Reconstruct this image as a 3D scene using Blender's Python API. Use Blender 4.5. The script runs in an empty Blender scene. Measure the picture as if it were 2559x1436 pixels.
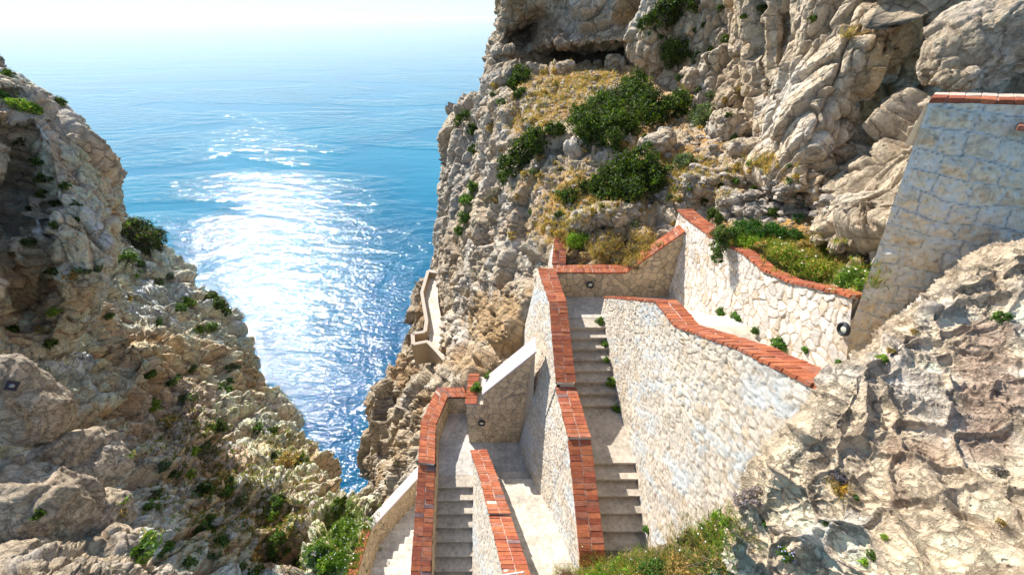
import bpy, math, random
import numpy as np
from mathutils import Vector
from mathutils.bvhtree import BVHTree

# ------------------------------------------------------------------ camera, sky, sun, exposure
SC = bpy.context.scene
COL = SC.collection
PITCH = math.radians(34.0)
CP, SP = math.cos(PITCH), math.sin(PITCH)
cam_d = bpy.data.cameras.new('camera')
cam_d.sensor_width = 36.0
cam_d.lens = 36.0 * 1000 / 2559
cam_d.clip_start = 0.05
cam_d.clip_end = 120000
cam = bpy.data.objects.new('camera', cam_d)
COL.objects.link(cam)
cam.rotation_euler = (math.radians(90) - PITCH, 0, 0)
SC.camera = cam

SUN_AZ, SUN_EL = -37.5, 38.5          # azimuth from +y towards +x, elevation (degrees)
w = bpy.data.worlds.new('World')
SC.world = w
w.use_nodes = True
nt = w.node_tree
nt.nodes.clear()
sky = nt.nodes.new('ShaderNodeTexSky')
sky.sky_type = 'NISHITA'
sky.sun_disc = False
sky.sun_elevation = math.radians(SUN_EL)
sky.sun_rotation = math.radians(SUN_AZ)
sky.air_density = 1.0
sky.dust_density = 0.25
sky.ozone_density = 1.2
bg = nt.nodes.new('ShaderNodeBackground')
bg.inputs['Strength'].default_value = 0.15
wo = nt.nodes.new('ShaderNodeOutputWorld')
# soften the very bright horizon band of the sky model
k1 = nt.nodes.new('ShaderNodeVectorMath'); k1.operation = 'MULTIPLY'; k1.inputs[1].default_value = (1 / 4.2, 1 / 6.0, 1 / 8.4)
k2 = nt.nodes.new('ShaderNodeVectorMath'); k2.operation = 'ADD'; k2.inputs[1].default_value = (1, 1, 1)
k3 = nt.nodes.new('ShaderNodeVectorMath'); k3.operation = 'DIVIDE'
nt.links.new(sky.outputs[0], k1.inputs[0]); nt.links.new(k1.outputs[0], k2.inputs[0])
nt.links.new(sky.outputs[0], k3.inputs[0]); nt.links.new(k2.outputs[0], k3.inputs[1])
nt.links.new(k3.outputs[0], bg.inputs[0])
nt.links.new(bg.outputs[0], wo.inputs[0])
sd = bpy.data.lights.new('sun', 'SUN')
sd.energy = 3.9
sd.angle = math.radians(0.5)
sd.color = (1.0, 0.95, 0.87)
so = bpy.data.objects.new('sun', sd)
COL.objects.link(so)
ca, sa, ce, se = math.cos(math.radians(SUN_AZ)), math.sin(math.radians(SUN_AZ)), math.cos(math.radians(SUN_EL)), math.sin(math.radians(SUN_EL))
SUNV = Vector((sa * ce, ca * ce, se))
so.rotation_euler = SUNV.to_track_quat('Z', 'Y').to_euler()
SC.view_settings.view_transform = 'Standard'
SC.view_settings.look = 'None'
SC.view_settings.exposure = 1.02
SC.view_settings.gamma = 1.0
SC.cycles.max_bounces = 6
SC.cycles.sample_clamp_indirect = 6.0

rng = np.random.default_rng(7)
random.seed(7)


# ------------------------------------------------------------------ helpers
def W(px, py, t):
    """point seen at picture position px,py (photo pixels) at depth t metres."""
    u = (np.asarray(px, float) - 1279.5) / 1000.0
    v = (718.0 - np.asarray(py, float)) / 1000.0
    t = np.asarray(t, float)
    return np.stack([u * t, (CP + v * SP) * t, (-SP + v * CP) * t], -1)


def WZ(px, py, z):
    v = (718.0 - py) / 1000.0
    return W(px, py, z / (-SP + v * CP))


def h32(x, y, z, s):
    x = x.astype(np.uint32); y = y.astype(np.uint32); z = z.astype(np.uint32)
    h = x * np.uint32(374761393) + y * np.uint32(668265263) + z * np.uint32(2147483647) + np.uint32((s * 974711 + 12345) & 0xffffffff)
    h = (h ^ (h >> np.uint32(13))) * np.uint32(1274126177)
    h = h ^ (h >> np.uint32(16))
    h = h * np.uint32(2246822519)
    return h ^ (h >> np.uint32(15))


def rnd(x, y, z, s):
    return (h32(x, y, z, s) & np.uint32(0xffffff)).astype(np.float32) / np.float32(0xffffff)


def vnoise(P, s=0):
    """smooth value noise -1..1"""
    i = np.floor(P).astype(np.int64)
    f = (P - i).astype(np.float32)
    f = f * f * f * (f * (f * 6 - 15) + 10)
    out = 0
    for a in (0, 1):
        wa = f[..., 0] if a else 1 - f[..., 0]
        for b in (0, 1):
            wb = f[..., 1] if b else 1 - f[..., 1]
            for c in (0, 1):
                wc = f[..., 2] if c else 1 - f[..., 2]
                out = out + wa * wb * wc * rnd(i[..., 0] + a, i[..., 1] + b, i[..., 2] + c, s)
    return out * 2 - 1


def fbm(P, o=4, s=0, g=0.5):
    r, a, n = 0, 1.0, 0
    for k in range(o):
        r = r + a * vnoise(P * 2.03 ** k + 17.3 * k, s + k)
        n += a
        a *= g
    return r / n * 1.5


def worley(P, s=0, jit=1.0):
    """F1, F2, cell random (N,3), vector to the nearest centre"""
    sh = P.shape[:-1]
    P = P.reshape(-1, 3)
    i = np.floor(P).astype(np.int64)
    f = (P - i).astype(np.float32)
    n = len(P)
    F1 = np.full(n, 9e9, np.float32); F2 = F1.copy()
    R = np.zeros((n, 3), np.float32); D = np.zeros((n, 3), np.float32)
    for a in (-1, 0, 1):
        for b in (-1, 0, 1):
            for c in (-1, 0, 1):
                x, y, z = i[:, 0] + a, i[:, 1] + b, i[:, 2] + c
                r = np.stack([rnd(x, y, z, s), rnd(x, y, z, s + 1), rnd(x, y, z, s + 2)], -1)
                d = np.array([a, b, c], np.float32) + 0.5 + (r - 0.5) * jit - f
                q = np.sqrt((d * d).sum(-1))
                m = q < F1
                F2 = np.where(m, F1, np.minimum(F2, q))
                F1 = np.where(m, q, F1)
                R[m] = r[m]; D[m] = d[m]
    return F1.reshape(sh), F2.reshape(sh), R.reshape(sh + (3,)), D.reshape(sh + (3,))


def sstep(a, b, x):
    t = np.clip((x - a) / (b - a), 0, 1)
    return t * t * (3 - 2 * t)


def mix3(a, b, f):
    return a * (1 - f[..., None]) + np.asarray(b, np.float32) * f[..., None]


def grid_obj(name, P, col, mat, parent=None, flip=False, smooth=True):
    nu, nv = P.shape[:2]
    idx = np.arange(nu * nv).reshape(nu, nv)
    q = np.stack([idx[:-1, :-1], idx[1:, :-1], idx[1:, 1:], idx[:-1, 1:]], -1).reshape(-1, 4)
    if flip:
        q = q[:, ::-1]
    return raw_obj(name, P.reshape(-1, 3), q, None if col is None else col.reshape(-1, 3), mat, parent, smooth)


def raw_obj(name, V, F, vcol, mat, parent=None, smooth=False):
    """V (n,3), F (m,k) all faces the same size, vcol per vertex"""
    me = bpy.data.meshes.new(name)
    V = np.asarray(V, np.float32); F = np.asarray(F, np.int32)
    k = F.shape[1]
    me.vertices.add(len(V)); me.vertices.foreach_set('co', V.ravel())
    me.loops.add(F.size); me.loops.foreach_set('vertex_index', F.ravel())
    me.polygons.add(len(F)); me.polygons.foreach_set('loop_start', np.arange(0, F.size, k, dtype=np.int32))
    me.polygons.foreach_set('use_smooth', np.full(len(F), smooth))
    me.update(calc_edges=True)
    if vcol is not None:
        at = me.color_attributes.new('Col', 'FLOAT_COLOR', 'POINT')
        c = np.ones((len(V), 4), np.float32); c[:, :3] = vcol
        at.data.foreach_set('color', c.ravel())
    me.materials.append(mat)
    o = bpy.data.objects.new(name, me)
    COL.objects.link(o)
    if parent is not None:
        o.parent = parent
        o.matrix_parent_inverse = parent.matrix_world.inverted() if False else o.matrix_parent_inverse
        # parts are written in world coordinates: take the parent's place off them
        me.transform(__import__('mathutils').Matrix.Translation(-Vector(parent.location)))
    return o


def tag(o, label=None, cat=None, group=None, kind=None):
    if label: o['label'] = label
    if cat: o['category'] = cat
    if group: o['group'] = group
    if kind: o['kind'] = kind
    return o


def thing(name, label, cat, loc, group=None):
    o = bpy.data.objects.new(name, None)
    COL.objects.link(o)
    o.location = Vector([float(a) for a in loc])
    return tag(o, label, cat, group)


# ------------------------------------------------------------------ materials
def newmat(name, rough=0.9, spec=0.2):
    m = bpy.data.materials.new(name)
    m.use_nodes = True
    b = m.node_tree.nodes['Principled BSDF']
    b.inputs['Roughness'].default_value = rough
    b.inputs['Specular IOR Level'].default_value = spec
    return m, m.node_tree, b


def N(t, typ, **kw):
    n = t.nodes.new(typ)
    for k, v in kw.items():
        if k in n.inputs: n.inputs[k].default_value = v
        else: setattr(n, k, v)
    return n


def attr_mat(name, rough=0.9, spec=0.2, scale=6.0, bump=0.4, dist=0.02, vary=0.35, crack=0.0, crack_scale=3.0, pits=0):
    """vertex colour x fine noise, with fine noise and crack bump"""
    m, t, b = newmat(name, rough, spec)
    L = t.links.new
    at = N(t, 'ShaderNodeAttribute', attribute_name='Col')
    tc = N(t, 'ShaderNodeTexCoord')
    n1 = N(t, 'ShaderNodeTexNoise', Scale=scale, Detail=8.0, Roughness=0.65)
    n2 = N(t, 'ShaderNodeTexNoise', Scale=scale * 5.3, Detail=5.0, Roughness=0.7)
    L(tc.outputs['Object'], n1.inputs['Vector']); L(tc.outputs['Object'], n2.inputs['Vector'])
    ad = N(t, 'ShaderNodeMath', operation='ADD'); L(n1.outputs[0], ad.inputs[0]); L(n2.outputs[0], ad.inputs[1])
    mr = N(t, 'ShaderNodeMapRange'); mr.inputs[1].default_value = 0.7; mr.inputs[2].default_value = 1.3
    mr.inputs[3].default_value = 1 - vary; mr.inputs[4].default_value = 1 + vary
    L(ad.outputs[0], mr.inputs[0])
    mx = N(t, 'ShaderNodeVectorMath', operation='SCALE'); L(at.outputs['Color'], mx.inputs[0]); L(mr.outputs[0], mx.inputs['Scale'])
    L(mx.outputs[0], b.inputs['Base Color'])
    h = ad.outputs[0]
    if pits:
        vp = N(t, 'ShaderNodeTexVoronoi', feature='F1', Scale=pits); L(tc.outputs['Object'], vp.inputs['Vector'])
        pm = N(t, 'ShaderNodeMapRange'); pm.interpolation_type = 'SMOOTHSTEP'; pm.inputs[1].default_value = 0.08; pm.inputs[2].default_value = 0.26
        L(vp.outputs['Distance'], pm.inputs[0])
        gate = N(t, 'ShaderNodeMath', operation='GREATER_THAN'); gate.inputs[1].default_value = 0.62
        sp = N(t, 'ShaderNodeSeparateXYZ'); L(vp.outputs['Color'], sp.inputs[0]); L(sp.outputs[0], gate.inputs[0])
        inv = N(t, 'ShaderNodeMath', operation='SUBTRACT'); inv.inputs[0].default_value = 1.0; L(pm.outputs[0], inv.inputs[1])
        pg = N(t, 'ShaderNodeMath', operation='MULTIPLY'); L(inv.outputs[0], pg.inputs[0]); L(gate.outputs[0], pg.inputs[1])
        a3 = N(t, 'ShaderNodeMath', operation='SUBTRACT'); L(h, a3.inputs[0]); L(pg.outputs[0], a3.inputs[1]); h = a3.outputs[0]
    if crack > 0:
        wv = N(t, 'ShaderNodeVectorMath', operation='ADD')
        sc = N(t, 'ShaderNodeVectorMath', operation='SCALE'); sc.inputs['Scale'].default_value = 0.5
        L(n1.outputs['Color'], sc.inputs[0]); L(sc.outputs[0], wv.inputs[1]); L(tc.outputs['Object'], wv.inputs[0])
        vo = N(t, 'ShaderNodeTexVoronoi', feature='DISTANCE_TO_EDGE', Scale=crack_scale); L(wv.outputs[0], vo.inputs['Vector'])
        m2 = N(t, 'ShaderNodeMapRange'); m2.inputs[2].default_value = 0.09; m2.inputs[3].default_value = -crack; m2.inputs[4].default_value = 0.0
        L(vo.outputs[0], m2.inputs[0])
        a2 = N(t, 'ShaderNodeMath', operation='ADD'); L(h, a2.inputs[0]); L(m2.outputs[0], a2.inputs[1])
        h = a2.outputs[0]
        # dark brown mixed into the thin cracks
        m3 = N(t, 'ShaderNodeMapRange'); m3.inputs[2].default_value = 0.035; m3.inputs[3].default_value = 0.75; m3.inputs[4].default_value = 0.0
        L(vo.outputs[0], m3.inputs[0])
        cg = N(t, 'ShaderNodeMath', operation='MULTIPLY'); L(m3.outputs[0], cg.inputs[0])
        n3 = N(t, 'ShaderNodeTexNoise', Scale=crack_scale * 0.5, Detail=3.0); L(tc.outputs['Object'], n3.inputs['Vector'])
        m4 = N(t, 'ShaderNodeMapRange'); m4.inputs[1].default_value = 0.42; m4.inputs[2].default_value = 0.6; L(n3.outputs[0], m4.inputs[0])
        L(m4.outputs[0], cg.inputs[1])
        mc = N(t, 'ShaderNodeMix', data_type='RGBA'); mc.inputs['B'].default_value = (0.10, 0.075, 0.055, 1)
        L(cg.outputs[0], mc.inputs['Factor']); L(mx.outputs[0], mc.inputs['A']); L(mc.outputs['Result'], b.inputs['Base Color'])
    bp = N(t, 'ShaderNodeBump', Strength=bump, Distance=dist)
    L(h, bp.inputs['Height']); L(bp.outputs[0], b.inputs['Normal'])
    return m


M = {}
M['rock_far'] = attr_mat('limestone_far', scale=1.3, bump=0.85, dist=0.35, vary=0.45, crack=0.7, crack_scale=0.9, pits=2.2)
M['rock'] = attr_mat('limestone', scale=2.6, bump=0.8, dist=0.14, vary=0.38, crack=0.7, crack_scale=1.7, pits=4.5)
M['rock_near'] = attr_mat('limestone_near', scale=7.0, bump=0.85, dist=0.065, vary=0.28, crack=0.8, crack_scale=3.6, pits=13.0)
M['stone'] = attr_mat('wall_stone', scale=14.0, bump=0.7, dist=0.02, vary=0.22)
M['brick'] = attr_mat('brick', rough=0.9, scale=7.0, bump=0.6, dist=0.012, vary=0.42)
M['concrete'] = attr_mat('concrete', rough=0.9, scale=1.7, bump=0.4, dist=0.012, vary=0.42)
M['plaster'] = attr_mat('cement_coping', rough=0.85, scale=5.0, bump=0.3, dist=0.006, vary=0.12)
M['wood'] = attr_mat('twig', scale=12.0, bump=0.3, dist=0.01)


def leaf_mat(name, trans=0.3):
    m, t, b = newmat(name, 0.6, 0.25)
    L = t.links.new
    at = N(t, 'ShaderNodeAttribute', attribute_name='Col')
    L(at.outputs['Color'], b.inputs['Base Color'])
    tr = N(t, 'ShaderNodeBsdfTranslucent')
    sc = N(t, 'ShaderNodeVectorMath', operation='MULTIPLY'); sc.inputs[1].default_value = (1.5, 1.7, 0.7)
    L(at.outputs['Color'], sc.inputs[0]); L(sc.outputs[0], tr.inputs['Color'])
    mx = N(t, 'ShaderNodeMixShader'); mx.inputs[0].default_value = trans
    L(b.outputs[0], mx.inputs[1]); L(tr.outputs[0], mx.inputs[2])
    L(mx.outputs[0], t.nodes['Material Output'].inputs['Surface'])
    return m


M['leaf'] = leaf_mat('foliage', 0.3)
M['blade'] = leaf_mat('grass_blade', 0.4)


def flat_mat(name, c, rough=0.5, metal=0.0, spec=0.4):
    m, t, b = newmat(name, rough, spec)
    b.inputs['Base Color'].default_value = (*c, 1)
    b.inputs['Metallic'].default_value = metal
    n = N(t, 'ShaderNodeTexNoise', Scale=30.0, Detail=4.0)
    bp = N(t, 'ShaderNodeBump', Strength=0.15, Distance=0.003)
    t.links.new(n.outputs[0], bp.inputs['Height']); t.links.new(bp.outputs[0], b.inputs['Normal'])
    return m


M['lamp_ring'] = flat_mat('black_lamp_ring', (0.02, 0.025, 0.03), 0.45)
M['lamp_glass'] = flat_mat('frosted_lamp_glass', (0.62, 0.6, 0.5), 0.25)
M['steel'] = flat_mat('dark_steel', (0.05, 0.035, 0.04), 0.5, 0.6)
M['bolt'] = flat_mat('grey_steel', (0.35, 0.33, 0.31), 0.4, 0.7)
M['whitemetal'] = flat_mat('white_painted_metal', (0.78, 0.78, 0.76), 0.4)


# ------------------------------------------------------------------ sea
def make_sea():
    m, t, b = newmat('sea_water', 0.07, 0.5)
    L = t.links.new
    b.inputs['IOR'].default_value = 1.33
    tc = N(t, 'ShaderNodeTexCoord')
    # slicks and gusts
    mp = N(t, 'ShaderNodeMapping'); mp.inputs['Scale'].default_value = (0.0035, 0.008, 1); mp.inputs['Rotation'].default_value = (0, 0, 0.35)
    L(tc.outputs['Object'], mp.inputs[0])
    sl = N(t, 'ShaderNodeTexNoise', Scale=1.0, Detail=4.0, Roughness=0.5, Distortion=0.9); L(mp.outputs[0], sl.inputs['Vector'])
    mr = N(t, 'ShaderNodeMapRange'); mr.interpolation_type = 'SMOOTHSTEP'; mr.inputs[1].default_value = 0.40; mr.inputs[2].default_value = 0.49
    mr.inputs[3].default_value = 0.22; mr.inputs[4].default_value = 1.0
    L(sl.outputs[0], mr.inputs[0])
    # colour: deep blue with turquoise variations
    cr = N(t, 'ShaderNodeMix', data_type='RGBA')
    cr.inputs['A'].default_value = (0.0, 0.045, 0.14, 1); cr.inputs['B'].default_value = (0.0, 0.20, 0.31, 1)
    n0 = N(t, 'ShaderNodeTexNoise', Scale=0.01, Detail=3.0); L(tc.outputs['Object'], n0.inputs['Vector'])
    l0 = N(t, 'ShaderNodeVectorMath', operation='LENGTH'); L(tc.outputs['Object'], l0.inputs[0])
    d0 = N(t, 'ShaderNodeMapRange'); d0.inputs[1].default_value = 105; d0.inputs[2].default_value = 420; d0.inputs[3].default_value = -0.25; d0.inputs[4].default_value = 0.45
    L(l0.outputs['Value'], d0.inputs[0])
    a0 = N(t, 'ShaderNodeMath', operation='ADD', use_clamp=True); L(n0.outputs[0], a0.inputs[0]); L(d0.outputs[0], a0.inputs[1])
    L(a0.outputs[0], cr.inputs['Factor']); L(cr.outputs['Result'], b.inputs['Base Color'])
    # waves
    def wave(scale, rot, st, det):
        q = N(t, 'ShaderNodeMapping'); q.inputs['Scale'].default_value = (scale * st, scale, 1); q.inputs['Rotation'].default_value = (0, 0, rot)
        L(tc.outputs['Object'], q.inputs[0])
        n = N(t, 'ShaderNodeTexNoise', Scale=1.0, Detail=det, Roughness=0.55, Distortion=0.3); L(q.outputs[0], n.inputs['Vector'])
        return n.outputs[0]
    a = wave(0.11, 0.5, 0.5, 4.0)
    c = wave(0.95, 0.25, 0.6, 3.0)
    ln = N(t, 'ShaderNodeVectorMath', operation='LENGTH'); L(tc.outputs['Object'], ln.inputs[0])
    fr = N(t, 'ShaderNodeMapRange'); fr.inputs[1].default_value = 130; fr.inputs[2].default_value = 420; fr.inputs[3].default_value = 0.2; fr.inputs[4].default_value = 0.07
    L(ln.outputs['Value'], fr.inputs[0])
    mu = N(t, 'ShaderNodeMath', operation='MULTIPLY'); L(c, mu.inputs[0]); L(fr.outputs[0], mu.inputs[1])
    ad = N(t, 'ShaderNodeMath', operation='ADD'); L(a, ad.inputs[0]); L(mu.outputs[0], ad.inputs[1])
    hm = N(t, 'ShaderNodeMath', operation='MULTIPLY'); L(ad.outputs[0], hm.inputs[0]); L(mr.outputs[0], hm.inputs[1])
    dr = N(t, 'ShaderNodeMapRange'); dr.inputs[1].default_value = 300; dr.inputs[2].default_value = 1300; dr.inputs[3].default_value = 1.0; dr.inputs[4].default_value = 0.3
    L(ln.outputs['Value'], dr.inputs[0])
    h2 = N(t, 'ShaderNodeMath', operation='MULTIPLY'); L(hm.outputs[0], h2.inputs[0]); L(dr.outputs[0], h2.inputs[1]); hm = h2
    bp = N(t, 'ShaderNodeBump', Strength=1.0, Distance=2.1); L(hm.outputs[0], bp.inputs['Height']); L(bp.outputs[0], b.inputs['Normal'])
    z = -105.0
    # a disc of rings out to the horizon
    rad = np.array([0, 20, 60, 150, 400, 1000, 3000, 9000, 25000, 60000], float)
    an = np.linspace(0, 2 * np.pi, 97)
    P = np.stack([rad[:, None] * np.cos(an), rad[:, None] * np.sin(an), np.full((len(rad), 97), z)], -1)
    o = grid_obj('sea', P, None, m, smooth=False)
    tag(o, 'deep blue sea with silver sun glitter far below the cliffs', 'sea', kind='structure')


make_sea()

# ------------------------------------------------------------------ rock surfaces
CREAM = np.array([0.67, 0.54, 0.38], np.float32)
WHITE = np.array([0.74, 0.67, 0.57], np.float32)
GREY = np.array([0.50, 0.45, 0.39], np.float32)
OCHRE = np.array([0.50, 0.30, 0.12], np.float32)
BROWN = np.array([0.24, 0.15, 0.09], np.float32)
SOIL = np.array([0.47, 0.27, 0.10], np.float32)
TERR = []      # arrays used to find the ground


def catmull(A, n):
    """A (m,...) control points -> n samples along axis 0"""
    m = len(A)
    x = np.linspace(0, m - 1, n)
    i = np.clip(np.floor(x).astype(int), 0, m - 2)
    f = (x - i).reshape((-1,) + (1,) * (A.ndim - 1))
    g = lambda k: A[np.clip(k, 0, m - 1)]
    p0, p1, p2, p3 = g(i - 1), g(i), g(i + 1), g(i + 2)
    p0 = np.where((i == 0).reshape(f.shape), 2 * p1 - p2, p0)
    p3 = np.where((i == m - 2).reshape(f.shape), 2 * p2 - p1, p3)
    return 0.5 * (2 * p1 + (p2 - p0) * f + (2 * p0 - 5 * p1 + 4 * p2 - p3) * f ** 2 + (3 * p1 - p0 - 3 * p2 + p3) * f ** 3)


def normals(P):
    a = np.gradient(P, axis=0); b = np.gradient(P, axis=1)
    n = np.cross(a, b)
    return n / (np.linalg.norm(n, axis=-1, keepdims=True) + 1e-9)


def fracture(P, octs, seed, stretch=(1, 1, 1), rot=0.0, warp=0.2, tk=1.0):
    """height and per-block tone of broken rock. octs: (size m, height m, crack depth m)"""
    Q = P.astype(np.float64) * np.array(stretch)
    if rot:
        c, s = math.cos(rot), math.sin(rot)
        Q = np.stack([Q[..., 0] * c - Q[..., 2] * s, Q[..., 1], Q[..., 0] * s + Q[..., 2] * c], -1)
    h = 0; tone = 0; crk = 0
    for k, (sz, a, cr) in enumerate(octs):
        wp = np.stack([fbm(Q / sz * 1.3 + 31 * j, 2, seed + 40 + j) for j in range(3)], -1) * warp
        F1, F2, R, D = worley(Q / sz + wp, seed + 7 * k)
        e = F2 - F1
        edge = sstep(0.0, 0.13, e)
        tilt = (D * (R[..., [1, 2, 0]] - 0.5) * 1.7).sum(-1)
        h = h + a * 0.9 * np.tanh(((R[..., 0] - 0.5) + tilt * tk) * 1.2) * (0.35 + 0.65 * edge) + a * (1 - tk) * 0.45 * sstep(0.0, 0.6, e) - cr * np.exp(-(e / 0.07) ** 2)
        tone = tone + (R[..., 1] - 0.5) / (k + 1)
        crk = np.maximum(crk, np.exp(-(e / 0.06) ** 2) * (0.8, 1.0, 0.8, 0.0)[k])
    return h, tone, crk


def colour(P, PX, seed, warm=0.5, grey=0.35, stain_shade=(), soil=None, crk=None, tone=0, size=1.0):
    a = fbm(P / (2.2 * size), 4, seed); b = fbm(P / (0.9 * size) + 50, 4, seed + 9); c = fbm(P / (4.0 * size) + 90, 3, seed + 20)
    C = np.broadcast_to(CREAM, P.shape).copy()
    C = mix3(C, WHITE, sstep(-0.1, 0.6, a) * 0.8)
    C = mix3(C, GREY, sstep(0.0, 0.7, b) * grey * 0.7)
    C = mix3(C, OCHRE, sstep(0.15, 0.8, c) * warm)
    C = C * (1 + 0.22 * np.asarray(tone))[..., None]
    if crk is not None:
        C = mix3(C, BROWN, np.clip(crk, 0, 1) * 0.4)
    for (x, y, rx, ry, col, k) in stain_shade:
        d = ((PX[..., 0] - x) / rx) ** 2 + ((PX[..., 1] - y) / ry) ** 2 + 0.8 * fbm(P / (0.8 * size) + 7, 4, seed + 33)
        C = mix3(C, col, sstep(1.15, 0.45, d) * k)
    return np.clip(C, 0.02, 0.85)


def sculpt(PX, bumps):
    t = PX[..., 2].copy()
    for (x, y, rx, ry, dt) in bumps:
        t = t + dt * np.exp(-((PX[..., 0] - x) / rx) ** 2 - ((PX[..., 1] - y) / ry) ** 2)
    return t


CRUST = {131: [(2470, 960, 120, 160), (2270, 1130, 75, 50), (2330, 1130, 50, 60), (2250, 1240, 40, 60)]}


def patch(name, rows, nu, nv, octs, seed, mat, label, stretch=(1, 1, 1), rot=0.0, rough=(0.5, 0.05), bumps=(), col=None,
          after=None, flip=False, warp=0.2, gain=1.0, tk=1.0, bias=0.0, soilf=None, cat='cliff'):
    A = np.array(rows, float)                       # (r,c,3): px,py,t
    A[..., 2] = np.log(A[..., 2])
    G = catmull(A, nu)
    G = catmull(G.swapaxes(0, 1), nv).swapaxes(0, 1)
    G[..., 2] = np.exp(G[..., 2])
    G[..., 2] = sculpt(G, bumps)
    P = W(G[..., 0], G[..., 1], G[..., 2])
    n = normals(P)
    vw = -P / np.linalg.norm(P, axis=-1, keepdims=True)
    h, tone, crk = fracture(P, octs, seed, stretch, rot, warp, tk)
    rs, ra = rough
    f1 = fbm(P / rs, 5, seed + 5, 0.6)
    h = h + ra * f1 - ra * 0.8 * np.abs(fbm(P / (rs * 2.5) + 9, 4, seed + 15))
    for (cx, cy, rx, ry) in CRUST.get(seed, ()):
        m = sstep(1.3, 0.5, ((G[..., 0] - cx) / rx) ** 2 + ((G[..., 1] - cy) / ry) ** 2 + 0.5 * f1)
        w1, w2, wR, wD = worley(P / 0.035, seed + 77)
        h = h + m * (0.012 * (1 - w1) + 0.01 * wR[..., 0])
    sm = None
    if soilf is not None:
        sm = soilf(G, P, f1)
        h = h * (1 - 0.8 * sm) + 0.04 * fbm(P / 0.3, 3, seed + 61) * sm
    h = h + bias
    P = P + n * h[..., None]
    if after is not None: P = after(P, G)
    kw = col or {}
    C = colour(P, G, seed, crk=crk, tone=tone, **kw)
    if sm is not None:
        s1 = fbm(P / 0.5, 4, seed + 70); s2 = fbm(P / 0.22 + 5, 3, seed + 74)
        SCo = mix3(np.broadcast_to(SOIL, P.shape).copy(), (0.62, 0.50, 0.36), sstep(0.1, 0.7, s1))
        SCo = mix3(SCo, (0.60, 0.36, 0.10), sstep(0.1, 0.6, s2) * 0.6)
        C = C * (1 - sm[..., None]) + SCo * sm[..., None]
    C = np.clip(C * gain, 0.02, 0.85)
    o = grid_obj(name, P, C, mat, flip=not flip)
    tag(o, label, cat, kind='structure')
    TERR.append(P)
    return o


# --- right hillside (from the cave floor down to the stairs)
def soil_hill(G, P, f):
    x, y = G[..., 0], G[..., 1]
    s = np.zeros(x.shape)
    for (cx, cy, rx, ry) in ((1400, 235, 110, 60), (1330, 300, 60, 60), (1500, 200, 120, 40), (1480, 480, 170, 90), (1700, 440, 120, 60), (1900, 420, 90, 40),
                             (1950, 540, 110, 50), (1560, 620, 160, 50), (1760, 590, 120, 40), (2000, 650, 170, 70), (1400, 560, 70, 60), (1800, 330, 60, 50), (1640, 330, 120, 120)):
        d = ((x - cx) / rx) ** 2 + ((y - cy) / ry) ** 2
        s = np.maximum(s, sstep(1.5, 0.5, d))
    return np.clip(s * sstep(0.55, -0.1, f), 0, 1)


def clamp_walls(P, G):
    x, y, z = P[..., 0], P[..., 1], P[..., 2]
    ins = (x > 0.75) & (x < 5.85) & (y < 12.15) & (y > 4.0) & (z > -14)
    ax = 5.85 - x; ay = 12.15 - y; aw = x - 0.75
    tox = ins & (ax < ay)
    toy = ins & ~(ax < ay)
    P[..., 0] = np.where(tox, 5.85, x)
    P[..., 1] = np.where(toy, 12.15 + 0.1 * ay, y)
    # keep the bed behind the back wall below its coping
    bed = (P[..., 1] < 13.2) & (P[..., 1] > 12.0) & (P[..., 0] > 1.9) & (P[..., 0] < 4.2)
    P[..., 2] = np.where(bed, np.minimum(P[..., 2], -7.25 + 0.15 * (P[..., 1] - 12)), P[..., 2])
    side = (P[..., 0] < 6.3) & (P[..., 0] > 5.4) & (P[..., 1] < 12.3) & (P[..., 1] > 4.8)
    top = np.interp(P[..., 1], [4.9, 5.1, 6.5, 8.5, 9.7, 12.3], [-3.55, -3.6, -4.2, -4.65, -4.9, -5.3]) - 0.12
    P[..., 2] = np.where(side, np.minimum(P[..., 2], top), P[..., 2])
    return P


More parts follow.
